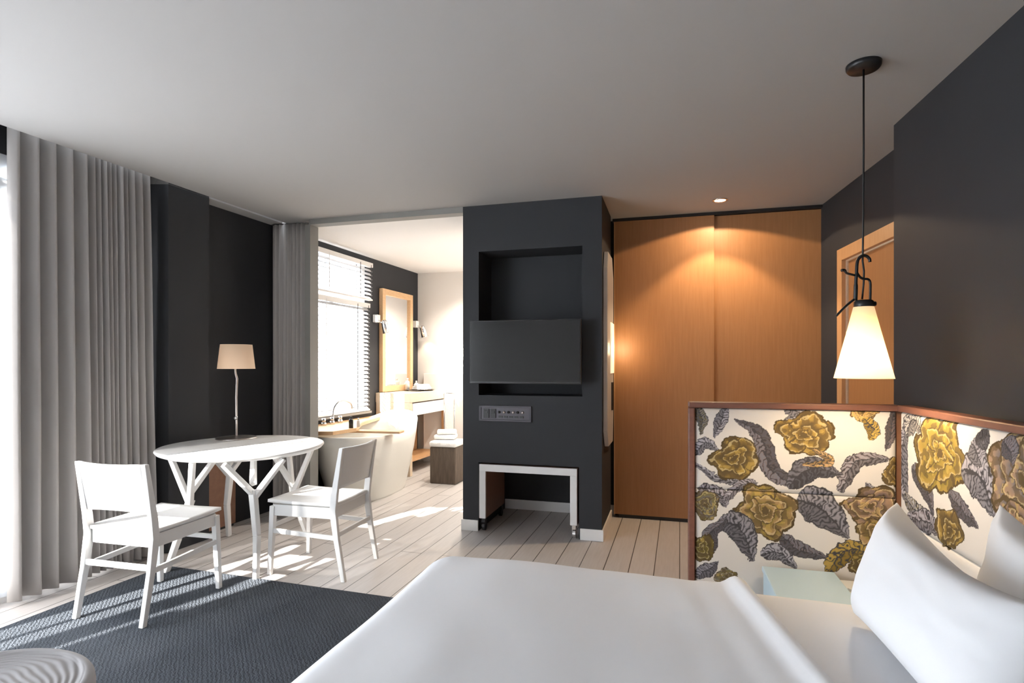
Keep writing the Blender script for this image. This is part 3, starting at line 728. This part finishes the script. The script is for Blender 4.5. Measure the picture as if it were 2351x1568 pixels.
bm = bmesh.new(); hslab(a1, d2, -.0, Ls, -.055, .012, n2, HT - RT, HT); mesh_obj('top_rail', bm, M['rail'], hbm, bevel=.006)
bm = bmesh.new(); hslab(a0, d1, 0, .032, -.055, .012, n1, 0, HT - RT); mesh_obj('end_post', bm, M['rail'], hbm, bevel=.006)
bm = bmesh.new(); hslab(a0, d1, .032, Lb + .05, -.05, -.02, n1, 0.02, HT - RT); mesh_obj('back_board', bm, M['wood_brown'], hbm)
bm = bmesh.new(); hslab(a1, d2, 0, Ls, -.05, -.02, n2, 0.02, HT - RT); mesh_obj('back_board', bm, M['wood_brown'], hbm)

# ---- floral cloth: the print is computed onto the points of each padded panel
def vnoise(x, y, seed):
    r = np.random.RandomState(seed); g = r.rand(64, 64)
    xi = np.floor(x).astype(int); yi = np.floor(y).astype(int); fx = x - xi; fy = y - yi
    fx = fx * fx * (3 - 2 * fx); fy = fy * fy * (3 - 2 * fy)
    def G(a, b): return g[a % 64, b % 64]
    return (G(xi, yi) * (1 - fx) + G(xi + 1, yi) * fx) * (1 - fy) + (G(xi, yi + 1) * (1 - fx) + G(xi + 1, yi + 1) * fx) * fy
CREAM = np.array((.62, .58, .54)); DARK = np.array((.035, .032, .038)); GREY = np.array((.16, .155, .18)); LGREY = np.array((.38, .36, .40)); BROWN = np.array((.17, .13, .13))
GOLD = np.array((.50, .33, .09)); OLIVE = np.array((.24, .19, .045)); TAN = np.array((.50, .31, .17)); UMBER = np.array((.10, .07, .035)); YEL = np.array((.70, .48, .13))
class Cloth:
    def __init__(s, U, V):
        s.U, s.V = U, V; n_ = U.shape; s.c = np.ones(n_ + (3,)) * CREAM
        wx = (vnoise(U * 38, V * 38, 1) - .5) * .013 + (vnoise(U * 110, V * 110, 2) - .5) * .007
        wy = (vnoise(U * 38, V * 38, 3) - .5) * .013 + (vnoise(U * 110, V * 110, 4) - .5) * .007
        s.u, s.v = U + wx, V + wy
        s.n = vnoise(U * 55, V * 55, 5)
    def put(s, m, col):
        m = np.clip(m, 0, 1)[..., None]; s.c = s.c * (1 - m) + col * m
    def leaf(s, pts, wid, base=GREY, lite=LGREY, seed=0, stripes=4):
        """pts: spine control points in cloth metres, from stem to tip"""
        sp = [np.array((p.x, p.y)) for p in smooth_curve([(a, b, 0) for a, b in pts], 8)]
        best = np.full(s.u.shape, 9.0); sd_ = np.zeros_like(best); tt = np.zeros_like(best); K_ = len(sp) - 1
        for k in range(K_):
            p, q_ = sp[k], sp[k + 1]; d = q_ - p; L_ = float(d @ d) + 1e-9
            t = np.clip(((s.u - p[0]) * d[0] + (s.v - p[1]) * d[1]) / L_, 0, 1)
            ex = s.u - p[0] - t * d[0]; ey = s.v - p[1] - t * d[1]; di = np.hypot(ex, ey)
            m = di < best; best = np.where(m, di, best); tt = np.where(m, (k + t) / K_, tt); sd_ = np.where(m, np.sign(d[0] * ey - d[1] * ex) * di, sd_)
        wid = wid * 1.25; prof = wid * np.sin(PI * np.clip(tt, 0, 1) ** .8) ** .75 + .003
        r = sd_ / prof; inside = np.abs(r) < 1
        ph = tt * stripes * 2.6 + np.abs(r) * 1.2 + (s.n - .5) * 1.3 + seed
        st_ = .5 + .5 * np.sin(ph * 2 * PI)
        col = base[None, None] * (1 - st_[..., None]) + lite[None, None] * st_[..., None]
        col = np.where((r > 0)[..., None], col, col * .55)
        col = np.where(((st_ < .16) | (np.abs(r) < .07) | (np.abs(r) > .9))[..., None], DARK + .02, col)
        s.c = np.where(inside[..., None], col, s.c)
    def rose(s, cx_, cy_, r0, asp=1.0, rot=0, cols=(OLIVE, GOLD), seed=0, pet=6, turns=3.2, wob=.10):
        r0 = r0 * 1.12
        dx, dy = s.u - cx_, s.v - cy_; cr, sr_ = math.cos(rot), math.sin(rot)
        x = (dx * cr + dy * sr_) / r0; y = (-dx * sr_ + dy * cr) / (r0 * asp); rr = np.hypot(x, y); th = np.arctan2(y, x)
        lim = 1 + wob * np.abs(np.sin(th * pet / 2 + seed)) - wob * .5 + (vnoise(th * 2 + 9, rr * 3, seed + 11) - .5) * .15
        x = x + .10 * np.sin(y * 4 + seed); y = y + .10 * np.sin(x * 3.4 + seed * 2); rr = np.hypot(x, y); th = np.arctan2(y, x)
        q_ = rr / lim; inside = q_ < 1
        # overlapping petal scales, tightening to the heart
        ring = np.sqrt(np.clip(q_, 0, 1)) * (turns + 1.6) + th / (2 * PI) * 1.0 + .18 * np.sin(th * 3 + seed) + (s.n - .5) * .35
        fr = ring - np.floor(ring); idx = np.floor(ring)
        cut = np.abs(((th + idx * 1.3 + seed) * (3 + 0 * idx) / (2 * PI)) % 1 - .5)
        a = np.clip(fr, 0, 1)[..., None]
        col = cols[0] * (1 - a) + cols[1] * a
        patch = vnoise(s.U * 42, s.V * 42, seed + 30); col = col * .8
        col = np.where((patch > .56)[..., None], col * .35 + UMBER * .65, col)
        col = np.where((patch < .22)[..., None], col * .6 + YEL * .3, col)
        hl_ = (fr > .78) & (fr < .92); col = np.where(hl_[..., None], col * .55 + np.array((.70, .58, .34)) * .38, col)
        ln = (fr > .94) | (fr < .07) | ((cut < .025) & (q_ > .25)); col = np.where(ln[..., None], UMBER, col)
        col = np.where((q_ > .93)[..., None], UMBER * .8, col)
        s.c = np.where(inside[..., None], col, s.c)
        hrt = q_ < .13; s.c = np.where(hrt[..., None], UMBER, s.c)
def cloth_material():
    m = mat('floral_cloth', (1, 1, 1), .9, spec=.1, bump=(350, .3, .002)); nt = m.node_tree
    at = nt.nodes.new('ShaderNodeAttribute'); at.attribute_name = 'print'; nt.links.new(at.outputs['Color'], nt.nodes['Principled BSDF'].inputs['Base Color'])
    return m
M['floral'] = cloth_material()
def px_on(p0, dvec, nvec, off, px, py):
    """where a sight line meets a panel plane: metres along the panel, height"""
    ray = R((px - 1175.5) / FOC, 1.0, 0); o_ = p0 + nvec * off
    t = (o_.dot(nvec)) / ray.dot(nvec); hit = ray * t
    return (hit - p0).dot(dvec), EYE + (837 - py) / FOC * t
def padded(p0, dvec, nvec, s0, s1, z0, z1, zseam, items):
    step = .0026; nu = int((s1 - s0) / step); nv = int((z1 - z0) / step)
    U, V = np.meshgrid(np.linspace(s0, s1, nu + 1), np.linspace(z0, z1, nv + 1))
    cl = Cloth(U, V)
    for it in items:
        if it[0] == 'L':
            pts = [px_on(p0, dvec, nvec, .01, *p) for p in it[1]]
            cl.leaf(pts, it[2], *(it[3:]))
        else:
            c_ = px_on(p0, dvec, nvec, .01, it[1], it[2]); cl.rose(c_[0], c_[1], it[3], **it[4])
    parts = [(z0, zseam), (zseam, z1)]
    for (za, zb_) in parts:
        ja = int(round((za - z0) / step)); jb = min(nv, int(round((zb_ - z0) / step)))
        sub = V[ja:jb + 1]; Us = U[ja:jb + 1]; cc = cl.c[ja:jb + 1]
        eu = np.minimum(Us - s0, s1 - Us); ev = np.minimum(sub - za, zb_ - sub)
        e = np.clip(np.minimum(eu, ev), 0, .03) / .03; dep_ = .016 * np.sqrt(1 - (1 - e) ** 2)
        nr_, nc_ = sub.shape
        co = np.zeros((nr_, nc_, 3)); P0 = np.array(hl(p0)); D = np.array(dvec); Nn = np.array(nvec)
        co[:] = P0 + Us[..., None] * D + (dep_ - .010)[..., None] * Nn; co[..., 2] += sub
        # closed pad: the back is a single face ring pushed in by 2 cm
        verts = co.reshape(-1, 3); idx = np.arange(nr_ * nc_).reshape(nr_, nc_)
        quads = np.stack([idx[:-1, :-1], idx[:-1, 1:], idx[1:, 1:], idx[1:, :-1]], -1).reshape(-1, 4)
        bc = np.array([co[0, 0], co[0, -1], co[-1, -1], co[-1, 0]]) - Nn * .012; nb = len(verts)
        verts = np.vstack([verts, bc]); faces = [tuple(x) for x in quads.tolist()] + [(nb + 3, nb + 2, nb + 1, nb)]
        me = bpy.data.meshes.new('floral_pad'); me.from_pydata(verts.tolist(), [], faces)
        ca = me.color_attributes.new('print', 'FLOAT_COLOR', 'POINT'); arr = np.ones((len(verts), 4)); arr[:nb, :3] = cc.reshape(-1, 3)
        ca.data.foreach_set('color', arr.ravel().astype(np.float32))
        me.materials.append(M['floral'])
        for f in me.polygons: f.use_smooth = True
        o = bpy.data.objects.new('floral_pad', me); COL.objects.link(o); o.parent = hbm
GG, GO, BR = (OLIVE, GOLD), (UMBER, OLIVE), (BROWN, TAN)
back_items = [
    ('L', [(1600, 930), (1612, 965), (1608, 1000)], .020, OLIVE, GREY), ('L', [(1668, 935), (1655, 965), (1640, 1005)], .022, GREY, LGREY, 1),
    ('L', [(1590, 1045), (1620, 1018), (1650, 1035)], .022, GREY, LGREY, 2),
    ('L', [(1592, 1062), (1640, 1095), (1700, 1110), (1690, 1125)], .012, GREY, LGREY, 3),
    ('L', [(1830, 1120), (1770, 1075), (1745, 1000), (1688, 962)], .034, BROWN, GREY, 1, 5),
    ('L', [(1800, 940), (1840, 950), (1800, 962)], .018, GREY, LGREY, 1),
    ('L', [(1930, 1130), (1965, 1060), (2045, 1055)], .030, BROWN, LGREY * .8, 2, 4),
    ('L', [(1812, 1120), (1860, 1075), (1932, 1090)], .044, DARK * 1.6, GREY, 2, 4),
    ('L', [(1990, 1110), (2010, 1130), (2060, 1138)], .014, GREY, LGREY, 4),
    ('L', [(2055, 940), (2050, 990), (2035, 1035)], .020, GREY, BROWN, 4),
    ('R', 1985, 945, .055, dict(asp=.75, cols=(TAN, YEL), seed=4, turns=4)), ('L', [(1985, 960), (2005, 985), (2000, 1010)], .022, OLIVE, GOLD, 3),
    ('R', 1850, 995, .110, dict(asp=.80, cols=(UMBER, GOLD), seed=1, pet=5, turns=2.6, wob=.3)), ('L', [(1870, 1030), (1905, 1060), (1840, 1070)], .014, OLIVE, TAN, 3),
    ('R', 1688, 1055, .098, dict(asp=.98, cols=(UMBER, GOLD * .8), seed=2, pet=6, turns=2.4, wob=.2)),
    ('L', [(1600, 1120), (1650, 1135), (1670, 1165)], .030, BROWN, LGREY, 2), ('L', [(1660, 1150), (1700, 1115), (1740, 1108)], .02, BROWN, LGREY, 2),
    ('R', 1620, 1160, .062, dict(asp=1.1, cols=(GREY, OLIVE), seed=7, turns=2.5)),
    ('L', [(1828, 1150), (1880, 1165), (1950, 1235)], .072, GREY * .8, LGREY * .7, 1, 5),
    ('L', [(1788, 1225), (1830, 1260), (1902, 1280)], .030, BROWN, GREY, 2, 4),
    ('R', 1758, 1175, .125, dict(asp=.92, cols=(OLIVE, TAN * .9), seed=3, pet=7, turns=3.4, wob=.16)),
    ('R', 2005, 1165, .100, dict(asp=.85, cols=(BROWN, TAN), seed=8, turns=2.6, wob=.2)), ('R', 2010, 1225, .070, dict(asp=.8, cols=(OLIVE, TAN), seed=12, turns=2)),
    ('R', 2060, 1090, .050, dict(asp=1.3, cols=(UMBER, GOLD), seed=9, turns=2)),
    ('L', [(1650, 1195), (1700, 1215), (1730, 1290)], .055, GREY * .7, LGREY * .7, 5, 5), ('L', [(1640, 1270), (1630, 1230), (1670, 1190)], .030, BROWN, GREY, 2),
    ('L', [(1748, 1278), (1785, 1268), (1828, 1302)], .034, GREY * .8, LGREY, 1, 3),
    ('R', 1612, 1260, .055, dict(asp=1.1, cols=(UMBER, OLIVE), seed=14, turns=2.2)), ('R', 1668, 1325, .05, dict(asp=.7, cols=(OLIVE, GREY), seed=15, turns=2)),
    ('L', [(1598, 1325), (1625, 1310), (1650, 1290)], .025, GREY * .7, LGREY * .7, 2),
    ('L', [(1895, 1315), (1950, 1262), (2010, 1275)], .038, OLIVE, GOLD * .8, 2, 3), ('R', 1985, 1300, .055, dict(asp=.9, cols=(UMBER, OLIVE), seed=16, turns=2)),
]
side_items = [
    ('L', [(2075, 1150), (2068, 1050), (2080, 960)], .050, GREY, LGREY, 2, 6), ('L', [(2080, 1000), (2090, 965), (2115, 985)], .05, GREY, CREAM * .8, 1),
    ('L', [(2090, 1075), (2120, 1110), (2140, 1180)], .045, BROWN, GREY, 3, 5), ('L', [(2070, 1130), (2100, 1170), (2160, 1210)], .030, OLIVE, LGREY, 3, 5),
    ('R', 2150, 1045, .190, dict(asp=.72, cols=(OLIVE, GOLD), seed=5, pet=6, turns=3.2, wob=.2)),
    ('L', [(2205, 1075), (2250, 1100), (2280, 1185)], .075, GREY, LGREY, 2, 4), ('L', [(2228, 1010), (2240, 1040), (2250, 1070)], .05, GREY, LGREY * .8, 1, 3),
    ('L', [(2175, 1130), (2205, 1170), (2245, 1215)], .030, BROWN, GREY, 4, 4), ('L', [(2270, 1000), (2250, 1010), (2238, 1020)], .03, GREY, DARK, 4, 3),
    ('R', 2345, 1110, .155, dict(asp=.9, cols=(GREY, TAN), seed=6, turns=2.8, wob=.2)), ('L', [(2300, 1015), (2315, 1035), (2320, 1065)], .04, BROWN, GREY, 4, 4),
    ('L', [(2080, 1190), (2130, 1200), (2150, 1230)], .04, BROWN, LGREY, 1), ('R', 2175, 1215, .100, dict(asp=.7, cols=(UMBER, GOLD), seed=17, turns=2)),
    ('R', 2330, 1215, .09, dict(asp=.8, cols=(BROWN, TAN), seed=18, turns=2)),
]
padded(a0, d1, n1, .036, Lb - .012, .10, HT - RT - .002, .668, back_items)
padded(a1, d2, n2, .016, Ls, .10, HT - RT - .002, .58, side_items)

# ================================================================== NIGHTSTAND
ns = thing('nightstand', 'low pale blue nightstand between the bed and the floral headboard', 'nightstand', a0 + d1 * .505 + n1 * .23, math.atan2(d1.y, d1.x))
bm = bmesh.new(); box(bm, (0, 0, .162), (.31, .38, .244)); mesh_obj('body', bm, M['nightstand'], ns, bevel=.004)
bm = bmesh.new(); box(bm, (0, 0, .297), (.32, .40, .026)); mesh_obj('top', bm, M['nightstand'], ns, bevel=.004)
bm = bmesh.new(); box(bm, (0, -.196, .17), (.27, .012, .20)); dw = mesh_obj('drawer', bm, M['nightstand'], ns, bevel=.003)
bm = bmesh.new(); tube(bm, [(0, -.20, .18), (0, -.225, .18)], .012, 12); mesh_obj('knob', bm, M['nickel'], dw, True)
bm = bmesh.new(); box(bm, (.29, 0, .15), (.25, .38, .26)); mesh_obj('side_shelf', bm, M['white_paint'], ns, bevel=.004)
for sx in (-.13, .13, .40):
    for sy in (-1, 1):
        bm = bmesh.new(); box(bm, (sx, sy * .16, .02), (.03, .03, .04)); mesh_obj('leg', bm, M['nightstand'], ns)
cp = a0 + d1 * .76 + n1 * .22
bm = bmesh.new(); box(bm, (0, 0, .006), (.10, .15, .012))
o = mesh_obj('notepad', bm, M['white_paint'], bevel=.001); o.location = (cp.x, cp.y, .281); o.rotation_euler[2] = .5
tag(o, 'small white notepad on the nightstand beside the pillow', 'notepad')

# ================================================================== BATHROOM
# venetian blinds
def blind(z0, z1, off, tilt, label, pitch=.045):
    o = thing('venetian_blind', label, 'blind', R(*L2(BW0)), math.atan2(LD.y, LD.x))
    L_ = (R(*L2(BW1)) - R(*L2(BW0))).length + .02
    # local x along wall away from viewer, local -y into the room
    bm = bmesh.new(); box(bm, (L_ / 2, -off, z1 - .025), (L_, .055, .05)); mesh_obj('headrail', bm, M['white_trim'], o, bevel=.003)
    bm = bmesh.new(); z = z0 + .03
    while z < z1 - .06:
        box(bm, (L_ / 2, -off, z), (L_ - .01, .048, .0025), Matrix.Rotation(tilt, 3, 'X')); z += pitch
    mesh_obj('slats', bm, M['blind'], o)
    bm = bmesh.new(); box(bm, (L_ / 2, -off, z0 + .008), (L_ - .01, .05, .016)); mesh_obj('bottom_rail', bm, M['white_trim'], o)
    for fx in (.10, .36, .80, .97):
        bm = bmesh.new()
        for s in (-1, 1): box(bm, (L_ * fx, -off + s * .027, (z0 + z1) / 2), (.012, .0015, z1 - z0 - .05))
        mesh_obj('ladder_tape', bm, M['tape'] if fx > .7 else M['blind'], o)
blind(2.03, 2.46, .055, math.radians(42), 'short upper white venetian blind over the bathroom transom window')
blind(.775, 2.0, .02, math.radians(40), 'tall lower white venetian blind over the bathroom window')

# bathtub
tc_ = R(-1.46, 5.80); TA = ang(0.24, 0.97)
tub = thing('bathtub', 'white freestanding bathtub with a raised far end', 'bathtub', tc_, TA)
bm = bmesh.new(); NT = 96
def ell(t, a, b, e=2.3):
    c_, s_ = math.cos(t), math.sin(t); return (a * math.copysign(abs(c_) ** (2 / e), c_), b * math.copysign(abs(s_) ** (2 / e), s_))
def rimz(t):   # t = 0 far end
    c_ = math.cos(t); return .615 + .165 * max(0, c_) ** 1.6 + .03 * max(0, -c_) ** 2
lv = []
for f, k in ((0, .0), (.02, .012), (.10, .10), (.3, .34), (.6, .70), (.85, .90), (1, 1)):
    lv.append(('o', f, k))
rings = []
for _, f, k in lv:
    rings.append([(lambda xy, t: bm.verts.new((xy[0], xy[1], rimz(t) * f)))(ell(2 * PI * j / NT, .56 + .22 * k, .285 + .095 * k), 2 * PI * j / NT) for j in range(NT)])
for f, ins in ((1.006, .012), (1.0, .024), (.85, .05), (.5, .12), (.25, .2), (.2, .27)):
    rings.append([(lambda xy, t: bm.verts.new((xy[0], xy[1], rimz(t) * f)))(ell(2 * PI * j / NT, .78 - ins * 1.2, .38 - ins), 2 * PI * j / NT) for j in range(NT)])
for a, b in zip(rings, rings[1:]):
    for j in range(NT): bm.faces.new((a[j], a[(j + 1) % NT], b[(j + 1) % NT], b[j]))
bm.faces.new(rings[0][::-1]); bm.faces.new(rings[-1]); mesh_obj('tub_shell', bm, M['tub'], tub, True)
# timber deck along the window
bm = bmesh.new()
prism(bm, [R(*L2(5.08, .01)), R(*L2(6.64, .01)), R(-1.50, 6.52), R(-1.53, 6.25), R(-1.55, 5.85), R(-1.47, 5.35), R(-1.60, 5.06)], .668, .702)
dk = tag(mesh_obj('bath_deck', bm, M['wood_light'], bevel=.003), 'light oak shelf between the bathtub and the window', 'shelf')
# board across the tub
cb = R(-1.31, 5.47, .644)
bm = bmesh.new(); box(bm, (0, 0, .01), (.52, .13, .02)); o = mesh_obj('bath_board', bm, M['wood_light'], bevel=.003); o.location = cb; o.rotation_euler[2] = FA + .1
tag(o, 'narrow oak board resting across the bathtub rim', 'bath board')
# taps
tp = thing('bath_mixer', 'chrome bath mixer with arched spout on the oak shelf', 'tap', R(-1.83, 5.62, .702), TA)
bm = bmesh.new(); tube(bm, smooth_curve([(.10, 0, 0), (.10, 0, .13), (.13, -.02, .20), (.20, -.05, .235), (.28, -.09, .20), (.30, -.10, .14)], 6), .011, 10); mesh_obj('spout', bm, M['chrome'], tp, True)
for k in range(4):
    bm = bmesh.new(); x = -.22 + .15 * k; tube(bm, [(x, 0, 0), (x, 0, .03)], .026, 16); tube(bm, [(x, 0, .03), (x, 0, .07)], .020, 16); mesh_obj('handle', bm, M['chrome'] if k else M['black'], tp, True)
def bottle(p, h, r, m, cap, label, name='bottle'):
    t = thing(name, label, 'bottle', p)
    bm = bmesh.new(); lathe(bm, [(0, 0), (r, 0), (r, h * .68), (r * .8, h * .76), (r * .35, h * .80), (r * .35, h * .84), (0, h * .84)], 24); mesh_obj('body', bm, m, t, True)
    bm = bmesh.new(); lathe(bm, [(0, h * .84), (r * .42, h * .84), (r * .42, h), (0, h)], 20); mesh_obj('cap', bm, cap, t, True)
    return t
bottle(R(-1.515, 5.33, .702), .11, .021, M['glassbottle'], M['black'], 'small dark bottle on the oak shelf by the tub')
bottle(R(-1.475, 5.44, .702), .085, .017, M['soap'], M['soap'], 'small white bottle beside the dark bottle near the tub')

# vanity counter along the left wall
va = thing('vanity_counter', 'pale oak vanity counter with a drawer under the mirror', 'vanity', R(*L2(6.69, .004)), math.atan2(LD.y, LD.x))
VD, VL = .46, 1.02     # local x along the wall, local -y into the room
bm = bmesh.new(); box(bm, (VL / 2, -VD / 2, .911), (VL, VD, .110)); mesh_obj('counter_top', bm, M['wood_pale'], va, bevel=.004)
bm = bmesh.new(); box(bm, (.03, -VD / 2, .428), (.06, VD - .01, .856)); mesh_obj('end_panel', bm, M['wood_pale'], va, bevel=.004)
bm = bmesh.new(); box(bm, (.52, -VD / 2 - .01, .77), (.88, VD - .04, .145)); dr_ = mesh_obj('drawer', bm, M['white_trim'], va, bevel=.003)
bm = bmesh.new(); box(bm, (VL - .035, -VD + .03, .428), (.05, .05, .856)); mesh_obj('leg', bm, M['wood_frame'], va, bevel=.003)
bm = bmesh.new(); box(bm, (.52, -.03, .42), (.90, .03, .84 - .28)); mesh_obj('back_panel', bm, M['wood_frame'], va)
bm = bmesh.new(); box(bm, (.52, -VD / 2, .16), (.90, VD - .12, .03)); mesh_obj('lower_shelf', bm, M['wood_frame'], va)
# mirror
mr = thing('wall_mirror', 'oak framed rectangular mirror above the vanity counter', 'mirror', R(*L2(6.762, .006)), math.atan2(LD.y, LD.x))
ML, m0, m1 = .765, .972, 2.212; fw = .07
bm = bmesh.new()
for x in (fw / 2, ML - fw / 2): box(bm, (x, -.025, (m0 + m1) / 2), (fw, .05, m1 - m0))
for z in (m0 + fw / 2, m1 - fw / 2): box(bm, (ML / 2, -.025, z), (ML - 2 * fw, .05, fw))
mesh_obj('frame', bm, M['wood_light'], mr, bevel=.002)
bm = bmesh.new(); box(bm, (ML / 2, -.018, (m0 + m1) / 2), (ML - 2 * fw + .01, .012, m1 - m0 - 2 * fw + .01)); mesh_obj('mirror_glass', bm, M['mirror'], mr)
# sconces
def sconce(Y, label, sgn):
    t = thing('wall_sconce', label, 'wall lamp', R(*L2(Y, .006), 1.84), math.atan2(LD.y, LD.x), 'bathroom mirror wall lamps')
    bm = bmesh.new(); box(bm, (0, -.03, 0), (.075, .06, .09)); mesh_obj('mount', bm, M['soap'], t, bevel=.006)
    bm = bmesh.new(); tube(bm, [(0, -.06, -.02), (0.01, -.10, -.06), (0.02, -.13, -.07)], .008, 10); mesh_obj('arm', bm, M['chrome'], t, True)
    bm = bmesh.new(); A_ = Vector((.01, -.12, -.02)); B_ = Vector((.03, -.15, -.17)); tube(bm, [A_, A_.lerp(B_, .1), B_], [.022, .034, .046], 24); mesh_obj('lamp_head', bm, M['chrome'], t, True)
    lp = spot(R(*L2(Y, .17), 1.66), 2, 110, .6, (1, .72, .45), .03, (0.02, 0.0, -1))
sconce(6.66, 'chrome and white wall lamp left of the oak mirror', 1)
sconce(7.60, 'chrome and white wall lamp right of the oak mirror', 1)
# tray, towel and bottles on the vanity
def V(x, y, z=.967): return R(*L2(6.69, .004)) + LD * x + LN * y + Vector((0, 0, z))
tr = thing('serving_tray', 'black oval tray on the vanity counter', 'tray', V(.66, .25), math.atan2(LD.y, LD.x))
bm = bmesh.new(); lathe(bm, [(0, 0), (.13, 0), (.165, .012), (.168, .014), (.13, .005), (0, .005)], 40, sx=1.5, sy=1.0); mesh_obj('plate', bm, M['tray'], tr, True)
bm = bmesh.new()
for k in range(3): box(bm, (0, 0, .02 + .022 * k), (.22 - .02 * k, .13, .020), Matrix.Rotation(.1 * k, 3, 'Z'))
o = mesh_obj('folded_towel', bm, M['towel'], bevel=.008, seg=3); o.location = V(.66, .27, .975); o.rotation_euler[2] = FA; tag(o, 'folded white towel on the black tray on the vanity', 'towel')
bottle(V(.60, .10), .16, .026, M['soap'], M['soap'], 'tall white bottle at the mirror edge on the vanity')
bottle(V(.84, .10), .12, .026, M['soap'], M['soap'], 'short white bottle next to the tray on the vanity')
# stool with towels
so = thing('wooden_stool', 'dark weathered wood block stool with a white seat pad', 'stool', R(-.715, 6.30), math.atan2(FD.y, FD.x))
bm = bmesh.new(); box(bm, (0, 0, .20), (.30, .30, .40)); mesh_obj('block', bm, M['wood_old'], so, bevel=.012, seg=3)
bm = bmesh.new(); box(bm, (0, 0, .432), (.32, .32, .062)); mesh_obj('seat_pad', bm, M['towel'], so, bevel=.026, seg=4)
bm = bmesh.new(); box(bm, (0, 0, .04), (.24, .2, .05)); box(bm, (.01, .01, .09), (.22, .18, .045), Matrix.Rotation(.2, 3, 'Z')); o = mesh_obj('towel_stack', bm, M['towel'], bevel=.02, seg=4)
o.location = R(-.745, 6.38, .452); o.rotation_euler[2] = .2; tag(o, 'crumpled white towels on top of the dark block stool', 'towel')
# towel rail at the end of the counter
trl = thing('towel_rail', 'slim chrome towel rail beside the vanity end', 'towel rail', R(-.80, 7.20), TH)
bm = bmesh.new(); tube(bm, [(-.06, 0, .0), (-.06, 0, .93)], .009, 10); tube(bm, [(.07, 0, 0), (.07, 0, .93)], .009, 10); tube(bm, [(-.06, 0, .93), (.07, 0, .93)], .009, 10); mesh_obj('rail', bm, M['chrome'], trl, True)
bm = bmesh.new(); lathe(bm, [(0, 0), (.09, 0), (.09, .012), (0, .012)], 24); mesh_obj('base', bm, M['chrome'], trl, True)
bm = bmesh.new(); box(bm, (0, -.020, .68), (.105, .012, .50)); box(bm, (0, .020, .70), (.105, .012, .46)); box(bm, (0, 0, .945), (.105, .052, .012)); o = mesh_obj('hanging_towel', bm, M['towel'], bevel=.005); o.location = R(-.80, 7.20); o.rotation_euler[2] = TH
tag(o, 'long white towel hanging over the chrome rail', 'towel')
# low white ledge on the back wall
bm = bmesh.new(); slab(bm, Bk(-1.16), Bk(.4), -0.10, 0, 1.18); struct(mesh_obj('trim_4', bm, M['white_wall'], bevel=.004))

# two spotlights added out of sight behind the column to brighten the bathroom
for k, (X, Y) in enumerate(((-.45, 6.9), (-.25, 5.7))):
    t = thing('ceiling_spotlight', ('added unseen bathroom spotlight over the stool', 'added unseen bathroom spotlight behind the column')[k], 'spotlight', R(X, Y, CEIL))
    bm = bmesh.new(); lathe(bm, [(.040, -.004), (.044, -.008), (.056, -.006), (.057, 0), (.040, 0), (.040, -.004)], 40); mesh_obj('trim_ring', bm, M['chrome'], t, True)
    bm = bmesh.new(); lathe(bm, [(0, -.003), (.040, -.003)], 32); mesh_obj('lens', bm, M['spot_glow'], t)
    spot(R(X, Y, CEIL - .015), 90, 130, .6, (1, .9, .78))
